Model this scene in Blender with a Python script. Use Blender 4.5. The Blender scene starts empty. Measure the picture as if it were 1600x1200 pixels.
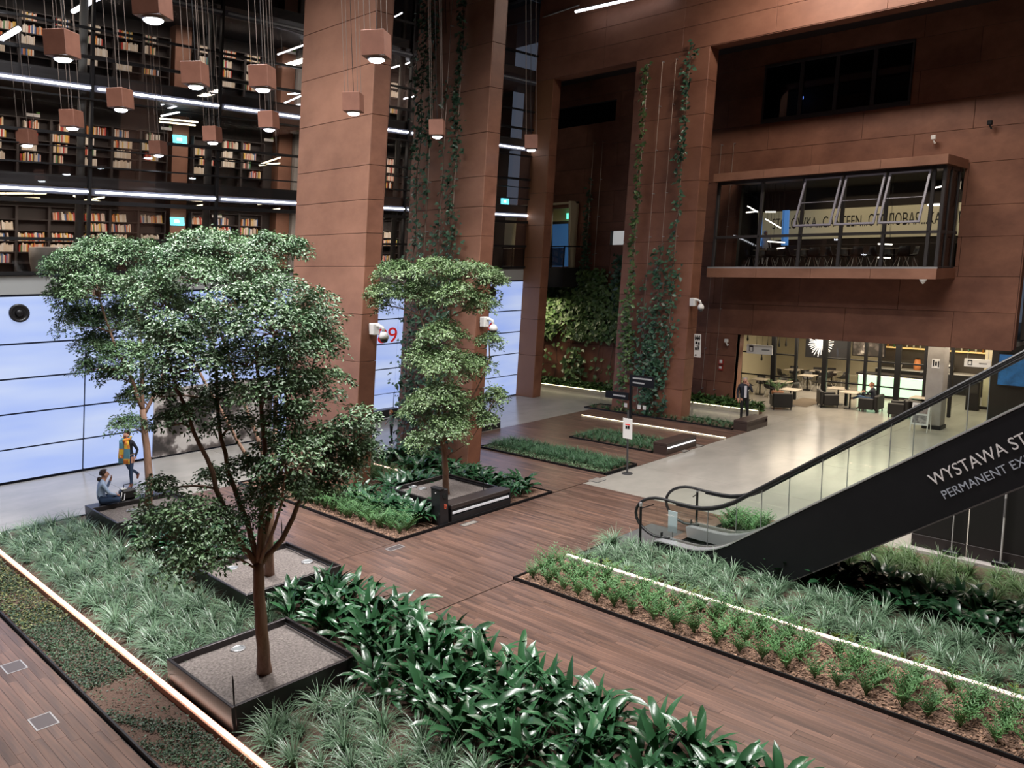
import bpy, bmesh, math, random
import numpy as np
from mathutils import Vector, Matrix
random.seed(7); RNG = np.random.default_rng(7)
SC = bpy.context.scene
COL = SC.collection
# ---------------------------------------------------------------- camera
FPX = 1278.15
YAW, PITCH, ROLL = [math.radians(a) for a in (43.7705, -8.4819, -0.3018)]
EYE = np.array([0.0, 0.0, 6.4])
FW = np.array([math.cos(PITCH)*math.cos(YAW), math.cos(PITCH)*math.sin(YAW), math.sin(PITCH)])
_r = np.cross(FW, [0, 0, 1]); _r /= np.linalg.norm(_r); _u = np.cross(_r, FW)
RT = math.cos(ROLL)*_r + math.sin(ROLL)*_u
UP = -math.sin(ROLL)*_r + math.cos(ROLL)*_u
cam_d = bpy.data.cameras.new('camera'); cam = bpy.data.objects.new('camera', cam_d); COL.objects.link(cam)
cam_d.sensor_width = 36; cam_d.lens = FPX/1600*36; cam_d.clip_end = 300
cam.matrix_world = Matrix(((RT[0], UP[0], -FW[0], EYE[0]), (RT[1], UP[1], -FW[1], EYE[1]), (RT[2], UP[2], -FW[2], EYE[2]), (0, 0, 0, 1)))
SC.camera = cam
def ray(x, y): return FW + RT*(x-800)/FPX + UP*(600-y)/FPX
def P(x, y, z=0.0):                       # pixel of the survey photo -> point at height z
    d = ray(x, y); return EYE + d*(z-EYE[2])/d[2]
def at(x, y, D): return EYE + ray(x, y)*D   # ... at a distance D along the view axis
# ---------------------------------------------------------------- world, lights, exposure
W = bpy.data.worlds.new('World'); SC.world = W; W.use_nodes = True
W.node_tree.nodes['Background'].inputs[0].default_value = (0.62, 0.74, 1.0, 1)
W.node_tree.nodes['Background'].inputs[1].default_value = 0.10
SC.view_settings.view_transform = 'Standard'; SC.view_settings.look = 'None'
SC.view_settings.exposure = 0.0; SC.view_settings.gamma = 1.0; SC.view_settings.use_curve_mapping = False
SC.cycles.max_bounces = 6; SC.cycles.diffuse_bounces = 3; SC.cycles.glossy_bounces = 3; SC.cycles.transparent_max_bounces = 12
SC.cycles.transmission_bounces = 4; SC.cycles.sample_clamp_indirect = 4; SC.cycles.use_denoising = True
SC.cycles.caustics_reflective = False; SC.cycles.caustics_refractive = False
def area(name, loc, sx, sy, power, col, rot=(0, 0, 0), spread=180):
    l = bpy.data.lights.new(name, 'AREA'); l.shape = 'RECTANGLE'; l.size = sx; l.size_y = sy; l.energy = power; l.color = col
    l.spread = math.radians(spread)
    o = bpy.data.objects.new(name, l); COL.objects.link(o); o.location = loc; o.rotation_euler = rot; return o
COOL = (1.0, 0.97, 0.95); WARM = (1.0, 0.83, 0.62)
# rows of roof lamps over the atrium
for x, y, sx, sy, p, c in ((7.0, 19, .5, 7, 1950, COOL), (6, 10, .5, 8, 1850, COOL), (13.5, 7, .5, 9, 2000, COOL), (27.4, 3, .6, 9, 640, (1, .90, .78)), (26.8, 12.5, .6, 5, 800, (1, .90, .80)), (20, 5, .4, 6, 700, (1, .93, .86))):
    area('roof_light', (x, y, 17.7), sx, sy, p, c, spread=135 if x < 22 else 180)
area('restaurant_light', (37.5, 13.5, 3.15), 8, 9, 950, WARM)
area('foyer_light', (33.5, 10.5, 3.15), 2.4, 6, 130, WARM)
area('canteen_light', (35.5, 13, 9.3), 5, 7, 75, WARM)
area('balcony_light', (33.6, 27.6, 8.9), 1.5, 1.5, 50, (1, .85, .6))
area('passage_light', (30.8, 28.0, 4.6), 1.6, 2.2, 110, (1, .86, .6))
for i, z in enumerate((8.45, 11.45, 14.9)):
    for x in (9, 16, 23): area('library_light', (x, 28.9, z), 5.5, 1.0, (140, 125, 110)[i], (1, .84, .7))
# ---------------------------------------------------------------- materials
MATS = {}
def mat(name, col, rough=0.6, metal=0.0, emit=None, estr=1.0, noise=None, bump=0.0, spec=0.5, rnd=0.0, isl=0.0, alpha=None, coat=0.0):
    """noise = (scale, second colour, detail, sharp) ; rnd = brightness change per object ; isl = per loose piece"""
    if name in MATS: return MATS[name]
    m = bpy.data.materials.new(name); m.use_nodes = True; nt = m.node_tree; b = nt.nodes['Principled BSDF']
    b.inputs['Base Color'].default_value = (*col, 1); b.inputs['Roughness'].default_value = rough; b.inputs['Metallic'].default_value = metal
    b.inputs['Specular IOR Level'].default_value = spec
    if coat: b.inputs['Coat Weight'].default_value = coat; b.inputs['Coat Roughness'].default_value = .15
    if emit is not None:
        b.inputs['Emission Color'].default_value = (*emit, 1); b.inputs['Emission Strength'].default_value = estr
    src = None
    if noise:
        tc = nt.nodes.new('ShaderNodeTexCoord'); n = nt.nodes.new('ShaderNodeTexNoise')
        sc = noise[0]
        if isinstance(sc, tuple):
            mp = nt.nodes.new('ShaderNodeMapping'); mp.inputs['Scale'].default_value = sc; nt.links.new(tc.outputs['Object'], mp.inputs[0]); nt.links.new(mp.outputs[0], n.inputs['Vector']); n.inputs['Scale'].default_value = 1
        else:
            nt.links.new(tc.outputs['Object'], n.inputs['Vector']); n.inputs['Scale'].default_value = sc
        n.inputs['Detail'].default_value = noise[2] if len(noise) > 2 else 6; n.inputs['Roughness'].default_value = .65
        r = nt.nodes.new('ShaderNodeValToRGB'); w = noise[3] if len(noise) > 3 else .18
        r.color_ramp.elements[0].position = .5-w; r.color_ramp.elements[1].position = .5+w
        r.color_ramp.elements[0].color = (*col, 1); r.color_ramp.elements[1].color = (*noise[1], 1)
        nt.links.new(n.outputs['Fac'], r.inputs[0]); src = r.outputs[0]
        if bump:
            bp = nt.nodes.new('ShaderNodeBump'); bp.inputs['Strength'].default_value = bump; bp.inputs['Distance'].default_value = .02
            nt.links.new(n.outputs['Fac'], bp.inputs['Height']); nt.links.new(bp.outputs[0], b.inputs['Normal'])
    if rnd or isl:
        hs = nt.nodes.new('ShaderNodeHueSaturation')
        if src: nt.links.new(src, hs.inputs['Color'])
        else: hs.inputs['Color'].default_value = (*col, 1)
        mr = nt.nodes.new('ShaderNodeMapRange'); k = rnd or isl
        mr.inputs[3].default_value = 1-k; mr.inputs[4].default_value = 1+k
        if rnd: q = nt.nodes.new('ShaderNodeObjectInfo'); nt.links.new(q.outputs['Random'], mr.inputs[0])
        else: q = nt.nodes.new('ShaderNodeNewGeometry'); nt.links.new(q.outputs['Random Per Island'], mr.inputs[0])
        nt.links.new(mr.outputs[0], hs.inputs['Value'])
        src = hs.outputs[0]
    if src: nt.links.new(src, b.inputs['Base Color'])
    MATS[name] = m; return m
def glass(name, tint=(1, 1, 1), refl=0.08, rough=0.02):
    if name in MATS: return MATS[name]
    m = bpy.data.materials.new(name); m.use_nodes = True; nt = m.node_tree; nt.nodes.remove(nt.nodes['Principled BSDF'])
    t = nt.nodes.new('ShaderNodeBsdfTransparent'); t.inputs[0].default_value = (*tint, 1)
    g = nt.nodes.new('ShaderNodeBsdfGlossy'); g.inputs['Roughness'].default_value = rough; g.inputs[0].default_value = (1, 1, 1, 1)
    f = nt.nodes.new('ShaderNodeFresnel'); f.inputs[0].default_value = 1.3; mx = nt.nodes.new('ShaderNodeMixShader')
    ad = nt.nodes.new('ShaderNodeMath'); ad.operation = 'ADD'; ad.inputs[1].default_value = refl; nt.links.new(f.outputs[0], ad.inputs[0])
    nt.links.new(ad.outputs[0], mx.inputs[0]); nt.links.new(t.outputs[0], mx.inputs[1]); nt.links.new(g.outputs[0], mx.inputs[2])
    nt.links.new(mx.outputs[0], nt.nodes['Material Output'].inputs[0]); MATS[name] = m; return m
CORTEN = mat('corten', (.130, .052, .032), .5, .1, noise=((.55, .55, .8), (.225, .098, .060), 9, .15), bump=.16, rnd=.10, spec=.4)  # shaded copy: shade put into the colour of side, under and recessed faces
CORTENL = mat('corten_lit_face', (.215, .102, .066), .5, .1, noise=((.5, .5, .8), (.320, .158, .104), 9, .15), bump=.16, rnd=.06, spec=.4)  # lit copy: light on the front faces put into the same steel's colour
BLACK = mat('black_steel', (.010, .010, .012), .45, .3)
DARK = mat('dark_wall', (.022, .019, .019), .7)
CHAR = mat('charcoal_sheet', (.030, .030, .034), .38, .4, noise=(2.5, (.020, .020, .023), 5))
CONC = mat('polished_concrete', (.265, .25, .225), .20, 0, noise=((.45, .7, .5), (.40, .375, .335), 10, .24), spec=.5)
CONCP = mat('raw_concrete', (.27, .25, .235), .8, 0, noise=(2.5, (.36, .34, .32), 9, .25), bump=.1)
SOIL = mat('soil', (.075, .042, .030), .95, 0, noise=(38, (.16, .10, .075), 10, .2), bump=.5)
MULCH = mat('bark_mulch', (.060, .030, .020), .95, 0, noise=(30, (.33, .20, .14), 10, .13), bump=.9)
GRAVEL = mat('grey_gravel', (.105, .088, .082), .95, 0, noise=(26, (.30, .26, .24), 12, .16), bump=.9)
STEEL = mat('brushed_steel', (.50, .50, .51), .30, .55)
WHITE = mat('white_plastic', (.78, .77, .75), .4)
LEDW = mat('white_light', (1, 1, 1), .4, emit=(.93, .94, 1), estr=8)
LEDP = mat('led_light', (1, 1, 1), .4, emit=(1, .66, .50), estr=3.2)
LEDN = mat('warm_tube_light', (1, 1, 1), .4, emit=(1, .86, .55), estr=3)
CREAM = mat('cream_paint', (.62, .56, .40), .7)
# ---------------------------------------------------------------- mesh helpers
K = 0.1                                    # the building's walls and piers lean: 0.1 m in +x per metre of height
class MB:
    def __init__(s): s.v = []; s.f = []; s.mi = []
    def add(s, vs, fs, mi=0):
        n = len(s.v); s.v += [tuple(map(float, p)) for p in vs]; s.f += [tuple(i+n for i in f) for f in fs]; s.mi += [mi]*len(fs); return s
    def box(s, x0, x1, y0, y1, z0, z1, k=0.0, c=0.0, mi=0):
        if c <= 0:
            vs = [(x+k*z, y, z) for z in (z0, z1) for y in (y0, y1) for x in (x0, x1)]
            return s.add(vs, [(0, 2, 3, 1), (4, 5, 7, 6), (0, 1, 5, 4), (2, 6, 7, 3), (0, 4, 6, 2), (1, 3, 7, 5)], mi)
        c = min(c, .45*(x1-x0), .45*(y1-y0), .45*(z1-z0)); vs = []; ix = {}
        for a in (0, 1):
            for b in (0, 1):
                for d in (0, 1):
                    X, Y, Z = (x0, x1)[a], (y0, y1)[b], (z0, z1)[d]; xi, yi, zi = X+c*(1-2*a), Y+c*(1-2*b), Z+c*(1-2*d)
                    for t, q in (('x', (X, yi, zi)), ('y', (xi, Y, zi)), ('z', (xi, yi, Z))): ix[a, b, d, t] = len(vs); vs.append((q[0]+k*q[2], q[1], q[2]))
        fs = []
        for a in (0, 1):
            q = [ix[a, b, d, 'x'] for b, d in ((0, 0), (1, 0), (1, 1), (0, 1))]; fs.append(tuple(q if a else q[::-1]))
            q = [ix[b, a, d, 'y'] for b, d in ((0, 0), (1, 0), (1, 1), (0, 1))]; fs.append(tuple(q[::-1] if a else q))
            q = [ix[b, d, a, 'z'] for b, d in ((0, 0), (1, 0), (1, 1), (0, 1))]; fs.append(tuple(q if a else q[::-1]))
        for a in (0, 1):
            for b in (0, 1):
                fl = (a ^ b)
                q = (ix[a, b, 0, 'x'], ix[a, b, 1, 'x'], ix[a, b, 1, 'y'], ix[a, b, 0, 'y']); fs.append(q if fl else q[::-1])
                q = (ix[a, 0, b, 'x'], ix[a, 1, b, 'x'], ix[a, 1, b, 'z'], ix[a, 0, b, 'z']); fs.append(q[::-1] if fl else q)
                q = (ix[0, a, b, 'y'], ix[1, a, b, 'y'], ix[1, a, b, 'z'], ix[0, a, b, 'z']); fs.append(q if fl else q[::-1])
                for d in (0, 1):
                    q = (ix[a, b, d, 'x'], ix[a, b, d, 'y'], ix[a, b, d, 'z']); fs.append(q if (a ^ b ^ d) else q[::-1])
        return s.add(vs, fs, mi)
    def tube(s, pts, r, n=6, mi=0, cap=True):
        pts = [np.array(p, float) for p in pts]; R = r if isinstance(r, (list, tuple)) else [r]*len(pts); vs = []; fs = []; prev = None
        for i, p in enumerate(pts):
            t = pts[min(i+1, len(pts)-1)]-pts[max(i-1, 0)]; L = np.linalg.norm(t); t = t/L if L > 1e-9 else np.array([0, 0, 1.])
            if prev is None: a = np.cross(t, [0, 0, 1.] if abs(t[2]) < .9 else [1., 0, 0])
            else: a = prev-t*np.dot(prev, t)
            a /= (np.linalg.norm(a)+1e-12); prev = a; b = np.cross(t, a)
            for j in range(n): w = 2*math.pi*j/n; vs.append(p+R[i]*(a*math.cos(w)+b*math.sin(w)))
            if i: fs += [((i-1)*n+j, (i-1)*n+(j+1) % n, i*n+(j+1) % n, i*n+j) for j in range(n)]
        if cap: fs += [tuple(range(n))[::-1], tuple((len(pts)-1)*n+j for j in range(n))]
        return s.add(vs, fs, mi)
    def lathe(s, prof, c=(0, 0, 0), n=16, mi=0, axis='z', cap=True):
        vs = []; fs = []
        for r, h in prof:
            for j in range(n):
                w = 2*math.pi*j/n; a, b = r*math.cos(w), r*math.sin(w)
                q = (a, b, h) if axis == 'z' else ((h, a, b) if axis == 'x' else (b, h, a))
                vs.append((c[0]+q[0], c[1]+q[1], c[2]+q[2]))
        for i in range(1, len(prof)): fs += [((i-1)*n+j, (i-1)*n+(j+1) % n, i*n+(j+1) % n, i*n+j) for j in range(n)]
        if cap: fs += [tuple(range(n))[::-1], tuple((len(prof)-1)*n+j for j in range(n))]
        return s.add(vs, fs, mi)
    def prism(s, poly, lo, hi, axis='x', mi=0):
        n = len(poly); vs = []
        for h in (lo, hi):
            for a, b in poly: vs.append({'x': (h, a, b), 'y': (a, h, b), 'z': (a, b, h)}[axis])
        return s.add(vs, [tuple(range(n))[::-1], tuple(range(n, 2*n))]+[(i, (i+1) % n, n+(i+1) % n, n+i) for i in range(n)], mi)
    def mesh(s, name, mats, off=(0, 0, 0), smooth=False):
        me = bpy.data.meshes.new(name); me.from_pydata([(a-off[0], b-off[1], c-off[2]) for a, b, c in s.v], [], s.f)
        for m in (mats if isinstance(mats, (list, tuple)) else [mats]): me.materials.append(m)
        if any(s.mi): me.polygons.foreach_set('material_index', s.mi)
        if smooth: me.polygons.foreach_set('use_smooth', [True]*len(me.polygons))
        me.update(); return me
    def build(s, name, mats, parent=None, local=False, smooth=False, fix=False):
        off = (0, 0, 0)
        if parent is not None and not local: off = wloc(parent)
        me = s.mesh(name, mats, off, smooth)
        if fix:
            bm = bmesh.new(); bm.from_mesh(me); bmesh.ops.recalc_face_normals(bm, faces=bm.faces[:]); bm.to_mesh(me); bm.free()
        return link(name, me, parent)
def wloc(o):
    v = Vector((0, 0, 0))
    while o is not None: v += o.location; o = o.parent
    return v
def link(name, data, parent=None, loc=(0, 0, 0)):
    o = bpy.data.objects.new(name, data); COL.objects.link(o); o.parent = parent; o.location = loc; return o
def tag(o, label=None, cat=None, group=None, kind=None):
    for k_, v_ in (('label', label), ('category', cat), ('group', group), ('kind', kind)):
        if v_: o[k_] = v_
    return o
def thing(name, label, cat, loc=(0, 0, 0), rz=0.0, group=None, kind=None):
    o = link(name, None); o.location = loc; o.rotation_euler = (0, 0, rz); o.empty_display_size = .1; return tag(o, label, cat, group, kind)
KIDS = {}
def dup(root, loc, rz=None, label=None, group=None):
    def cp(o, par):
        c = o.copy(); COL.objects.link(c); c.parent = par
        for ch in list(o.children): cp(ch, c)
        return c
    r = cp(root, None); r.location = loc
    if rz is not None: r.rotation_euler = (0, 0, rz)
    if label: r['label'] = label
    if group: r['group'] = group
    return r
def text(name, body, parent, org, xd, yd, size, m, width=None, align='LEFT', ext=.004):
    c = bpy.data.curves.new(name, 'FONT'); c.body = body; c.size = size; c.extrude = ext; c.align_x = align; c.materials.append(m)
    tmp = bpy.data.objects.new('tmp', c); COL.objects.link(tmp); bpy.context.view_layer.update()
    me = bpy.data.meshes.new_from_object(tmp.evaluated_get(bpy.context.evaluated_depsgraph_get())); bpy.data.objects.remove(tmp); me.name = name
    xd = Vector(xd).normalized(); yd = Vector(yd).normalized(); zd = xd.cross(yd).normalized(); yd = zd.cross(xd)
    L = Vector(org)-(wloc(parent) if parent else Vector((0, 0, 0))); co = np.array([v.co[:] for v in me.vertices]); sx = 1.0
    if width: sx = width/max(1e-6, co[:, 0].max()-co[:, 0].min())
    me.transform(Matrix(((xd.x*sx, yd.x, zd.x, L.x), (xd.y*sx, yd.y, zd.y, L.y), (xd.z*sx, yd.z, zd.z, L.z), (0, 0, 0, 1))))
    o = link(name, me, parent)
    return o
def npmesh(name, V, F, mats, smooth=False):
    me = bpy.data.meshes.new(name); V = np.asarray(V, np.float32); F = np.asarray(F, np.int32); n, k = F.shape
    me.vertices.add(len(V)); me.vertices.foreach_set('co', V.ravel()); me.loops.add(n*k); me.loops.foreach_set('vertex_index', F.ravel())
    me.polygons.add(n); me.polygons.foreach_set('loop_start', np.arange(0, n*k, k, dtype=np.int32)); me.polygons.foreach_set('loop_total', np.full(n, k, np.int32))
    if smooth: me.polygons.foreach_set('use_smooth', np.ones(n, bool))
    for m in (mats if isinstance(mats, (list, tuple)) else [mats]): me.materials.append(m)
    me.update(calc_edges=True); me.validate(); return me
def unit(v): return v/(np.linalg.norm(v, axis=-1, keepdims=True)+1e-9)
def leafcards(pos, dirs, nrm, L, Wd, fold=.25, droop=.2):
    """pointed leaves, two faces each, folded along the rib: V, F"""
    n = len(pos); dirs = unit(dirs); side = unit(np.cross(dirs, nrm)); up = unit(np.cross(side, dirs)); L = np.broadcast_to(L, (n,))[:, None]; Wd = np.broadcast_to(Wd, (n,))[:, None]
    b = pos; t = pos+dirs*L-up*L*droop; m = pos+dirs*L*.5
    l = m+side*Wd*.5+up*Wd*fold; r = m-side*Wd*.5+up*Wd*fold
    V = np.stack([b, l, t, r], 1).reshape(-1, 3); i = np.arange(n)[:, None]*4
    F = np.concatenate([i+np.array([[0, 2, 1]]), i+np.array([[0, 3, 2]])], 1).reshape(-1, 3); return V, F
# ================================================================= SETTING
PIER = [0, 1.2, 2.45, 3.7, 5.0, 6.3, 7.2, 8.1, 9.02, 10.35, 11.69, 13.02, 14.35, 15.7, 17.0, 18.4]
def cut(rects, hole):
    out = []; a0, a1, b0, b1 = hole
    for y0, y1, z0, z1 in rects:
        if a1 <= y0 or a0 >= y1 or b1 <= z0 or b0 >= z1: out.append((y0, y1, z0, z1)); continue
        if z0 < b0: out.append((y0, y1, z0, b0))
        if b1 < z1: out.append((y0, y1, b1, z1))
        lo, hi = max(z0, b0), min(z1, b1)
        if y0 < a0: out.append((y0, a0, lo, hi))
        if a1 < y1: out.append((a1, y1, lo, hi))
    return [r for r in out if r[1]-r[0] > .04 and r[3]-r[2] > .04]
def wall_x(parent, X, y0, y1, zs, m, holes=(), wd=3.3, core=.25, gap=.011, stag=True, k=K):
    """a leaning wall facing -x: sheets with open joints, each its own panel, in front of one core"""
    cb = MB()
    for i in range(len(zs)-1):
        ys = [y0]; p = y0 + wd*((.5 if (i % 2 and stag) else 1.0))
        while p < y1-.4: ys.append(p); p += wd
        ys.append(y1)
        rs = [(ys[j], ys[j+1], zs[i], zs[i+1]) for j in range(len(ys)-1)]; rc = [(y0, y1, zs[i], zs[i+1])]
        for h in holes: rs = cut(rs, h); rc = cut(rc, h)
        for a, b, c, d in rs: MB().box(X, X+.03, a+gap/2, b-gap/2, c+gap/2, d-gap/2, k=k, c=.006).build('panel', m, parent)
        for a, b, c, d in rc: cb.box(X+.03, X+core, a, b, c, d, k=k)
    cb.build('wall_core', DARK, parent)
# ---- floor
FL = thing('floor', None, None, (0, 0, 0), kind='structure')
MB().box(-8, 48, -10, 36, -.3, -.012).build('screed', DARK, FL)
def slabs(x0, x1, y0, y1, st=4.08):
    def cuts(a, b, o):
        c = [a]; p = o+st*math.ceil((a+.3-o)/st)
        while p < b-.3: c.append(p); p += st
        return c+[b]
    xs, ys = cuts(x0, x1, .55), cuts(y0, y1, 2.36)
    for i in range(len(xs)-1):
        for j in range(len(ys)-1): MB().box(xs[i]+.004, xs[i+1]-.004, ys[j]+.004, ys[j+1]-.004, -.011, 0).build('slab', CONC, FL)
slabs(18.13, 46, -8, 14.55); slabs(-7, 29.2, 21.95, 26.9); slabs(29.2, 32, 14.55, 34); slabs(32, 46, 14.55, 21)
slabs(-7, 3.7, 18.6, 21.95); slabs(26.9, 29.2, 26.9, 34)
# ---- plank floors
WOOD = mat('dark_hardwood', (.052, .037, .035), .31, 0, noise=((12, .5, 1), (.20, .112, .080), 9, .17), rnd=.22, spec=.5)
PLK = {}
def plank_mesh(L):
    L = round(L*5)/5
    if L not in PLK: PLK[L] = MB().box(0, .118, 0, L-.003, 0, .03, c=.0016).mesh('plank', WOOD)
    return PLK[L], L
planks = []
WREG = [(0.4, 3.75, 6, 18.6), (8.9, 11.46, -1, 10.95), (8.9, 18.13, 10.98, 14.5), (8.9, 11.23, 14.52, 21.9), (16.8, 19.3, 14.55, 21.9), (16.4, 18.13, 9.75, 10.98), (19.3, 22.7, 20.1, 21.9), (20.95, 22.72, 14.55, 20.1), (22.7, 29.15, 14.55, 21.9)]
for x0, x1, y0, y1 in WREG:
    nx = max(1, int((x1-x0)/.12)); w = (x1-x0)/nx
    for i in range(nx):
        y = y0; L = random.choice([.6, 1.0, 1.4])
        while y < y1-.05:
            LL = min(L, y1-y); planks.append((x0+i*w, y, LL, w)); y += LL; L = random.choice([1.4, 1.8, 2.2, 2.6])
def seen(x, y):
    v = np.array([x, y, 0])-EYE; dz = v@FW
    if dz < 1: return 1e9
    u, w_ = FPX*(v@RT)/dz, FPX*(v@UP)/dz
    return dz if abs(u) < 830 and abs(w_) < 640 else dz+200
planks.sort(key=lambda q: seen(q[0], q[1]+q[2]/2))
rest = MB()
for n, (x, y, L, w) in enumerate(planks):
    if n < 300 and L >= .2:
        me, LL = plank_mesh(L); o = link('plank', me, FL, (x, y, -.018)); o.scale = ((w-.002)/.118, L/LL, 1)
    else: rest.box(x, x+w-.002, y, y+L-.003, -.018, .012)
WOOD2 = mat('dark_hardwood_far', (.052, .037, .035), .31, 0, noise=((12, .5, 1), (.20, .112, .080), 9, .17), isl=.22, spec=.5)
tag(rest.build('far_planks', WOOD2, FL), kind='stuff')
# ---- ceiling and hidden sides of the hall
CE = thing('ceiling', None, None, (0, 0, 18.6), kind='structure')
MB().box(-9, 36, -12, 37, 18.6, 18.8).build('ceiling_deck', mat('black_ceiling', (.012, .012, .014), .8), CE)
for x in (4, 10, 16, 22, 28): MB().box(x, x+.3, -12, 27, 17.9, 18.6).build('beam', BLACK, CE)
MB().box(29.3, 36, -9, 31, 15.3, 15.5, k=K).build('recess_ceiling', DARK, CE)
WB = thing('wall_back', None, None, (-8, 12, 0), kind='structure')
MB().box(-8.4, -8, -12, 36, 0, 18.6).build('wall_sheet', mat('corten_back', (.17, .07, .045), .7), WB)
WN = thing('wall_near', None, None, (12, -11, 0), kind='structure')
MB().box(-8, 46, -12, -11.6, 0, 18.6).build('wall_sheet', mat('corten_back', (.17, .07, .045), .7), WN)
# ---- the two leaning piers on the left
def pier(x0, x1, y0, y1, name, label, zs=PIER, gap=.012, side='-y'):
    t = thing(name, label, 'pier', (x0, (y0+y1)/2, 0), kind='structure')
    MB().box(x0+.03, x1-.03, y0+.03, y1-.03, 0, zs[-1], k=K).build('core', DARK, t)
    for i in range(len(zs)-1):
        a, b = zs[i]+gap/2, zs[i+1]-gap/2
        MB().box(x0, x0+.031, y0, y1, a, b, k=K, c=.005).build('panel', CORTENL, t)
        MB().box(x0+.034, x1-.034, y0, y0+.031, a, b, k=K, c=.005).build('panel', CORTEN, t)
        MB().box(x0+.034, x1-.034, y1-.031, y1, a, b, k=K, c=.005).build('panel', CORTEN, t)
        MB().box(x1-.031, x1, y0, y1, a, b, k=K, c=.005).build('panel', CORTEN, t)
    return t
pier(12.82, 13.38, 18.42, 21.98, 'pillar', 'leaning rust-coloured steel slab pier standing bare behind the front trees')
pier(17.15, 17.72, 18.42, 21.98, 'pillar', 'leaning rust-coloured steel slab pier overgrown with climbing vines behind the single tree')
# ---- left wall: backlit panels
def skinglow():
    m = bpy.data.materials.new('backlit_panel'); m.use_nodes = True; nt = m.node_tree; b = nt.nodes['Principled BSDF']
    b.inputs['Base Color'].default_value = (.10, .12, .16, 1); b.inputs['Roughness'].default_value = .25
    tc = nt.nodes.new('ShaderNodeTexCoord'); n = nt.nodes.new('ShaderNodeTexNoise'); mp = nt.nodes.new('ShaderNodeMapping'); mp.inputs['Scale'].default_value = (.25, 1, 1.3)
    nt.links.new(tc.outputs['Object'], mp.inputs[0]); nt.links.new(mp.outputs[0], n.inputs['Vector']); n.inputs['Scale'].default_value = 1; n.inputs['Detail'].default_value = 2
    r = nt.nodes.new('ShaderNodeValToRGB'); r.color_ramp.elements[0].position = .3; r.color_ramp.elements[1].position = .7
    r.color_ramp.elements[0].color = (.36, .50, 1, 1); r.color_ramp.elements[1].color = (.62, .72, 1, 1); nt.links.new(n.outputs[0], r.inputs[0])
    nt.links.new(r.outputs[0], b.inputs['Emission Color']); b.inputs['Emission Strength'].default_value = .80; return m
GLOW = skinglow()
FROST = mat('frosted_grey_glass', (.33, .345, .35), .3)
WL = thing('wall_left', None, None, (12, 27, 0), kind='structure')
MB().box(-7.5, 28.7, 27.03, 27.2, 0, 6.1, k=K).build('panel_frame', mat('navy_frame', (.006, .008, .02), .5), WL)
XB = [-7.6, -3.53, .55, 4.63, 8.71, 12.79, 16.87, 20.95, 25.03, 28.62]; ZB = [.04, 1.01, 2.05, 3.08, 4.10, 5.5]
for i in range(len(XB)-1):
    for j in range(5):
        if j == 0 and i == 6: continue
        MB().box(XB[i]+.03, XB[i+1]-.03, 26.96, 27.03, ZB[j]+.028, ZB[j+1]-.028, k=K).build('light_panel', GLOW, WL)
    MB().box(XB[i]+.01, XB[i+1]-.01, 26.97, 27.03, 5.54, 6.08, k=K).build('frosted_panel', FROST, WL)
MB().box(16.9, 20.9, 26.6, 27.03, .0, .42, k=K, c=.01).build('bench_ledge', CHAR, WL)
MB().box(16.9, 20.9, 26.98, 27.03, .42, 1.0, k=K).build('light_panel', GLOW, WL)
for x, z, nm in ((6.84, 5.0, 'round black air nozzle in the lit wall left of the trees'), (10.49, 5.1, 'round black air nozzle seen through the crowns of the trees'), (26.3, 5.0, 'round black air nozzle beside the crown of the single tree')):
    t = thing('air_nozzle', nm, 'air vent', (x+K*z, 26.95, z), group='round air nozzles in the lit wall')
    MB().lathe([(.27, .01), (.27, -.05), (.23, -.08), (.17, -.02), (.13, .05)], n=24, axis='y').build('ring', CHAR, t, local=True, smooth=True, fix=True)
    MB().lathe([(.24, .0), (.22, -.03), (.001, -.035)], n=20, axis='y').build('backing', BLACK, t, local=True, fix=True)
    MB().lathe([(.12, -.06), (.09, -.1), (.001, -.1)], n=18, axis='y').build('nozzle', BLACK, t, local=True, smooth=True, fix=True)
RED = mat('red_vinyl', (.75, .02, .02), .5, emit=(.8, .02, .02), estr=.25)
t = thing('wall_lettering', 'red number 89 on the backlit wall between the two piers', 'sign', (20.2, 26.94, 3.2))
text('lettering', '89', t, (19.88+.32, 26.945, 3.14), (1, 0, 0), (K, 0, 1), .88, RED, 1.0)
t = thing('wall_lettering', 'red letter K on the backlit wall right of the vine-covered pier', 'sign', (26.2, 26.94, 3.1))
text('lettering', 'K', t, (25.95+.31, 26.945, 3.1), (1, 0, 0), (K, 0, 1), .78, RED, .62)
# mural: printed photograph on the lit wall behind the trees
MUR = bpy.data.materials.new('printed_photo'); MUR.use_nodes = True; _n = MUR.node_tree; _b = _n.nodes['Principled BSDF']; _b.inputs['Roughness'].default_value = .6
_tc = _n.nodes.new('ShaderNodeTexCoord'); _v = _n.nodes.new('ShaderNodeTexNoise'); _v.inputs['Scale'].default_value = 1.7; _v.inputs['Detail'].default_value = 3; _n.links.new(_tc.outputs['Object'], _v.inputs['Vector'])
_rr = _n.nodes.new('ShaderNodeValToRGB'); _n.links.new(_v.outputs[0], _rr.inputs[0])
for p, c in ((.40, (.035, .03, .028)), (.5, (.13, .11, .105)), (.56, (.50, .47, .45))):
    e = _rr.color_ramp.elements.new(p); e.color = (*c, 1)
_rr.color_ramp.elements[0].color = (.03, .027, .025, 1); _rr.color_ramp.elements[-1].color = (.62, .58, .55, 1); _n.links.new(_rr.outputs[0], _b.inputs['Base Color'])
t = tag(MB().box(10.85, 15.2, 26.9, 26.95, .05, 2.3, k=K).build('photo_mural', MUR), 'large black and white photograph print on the lit wall behind the trees', 'mural')
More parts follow.
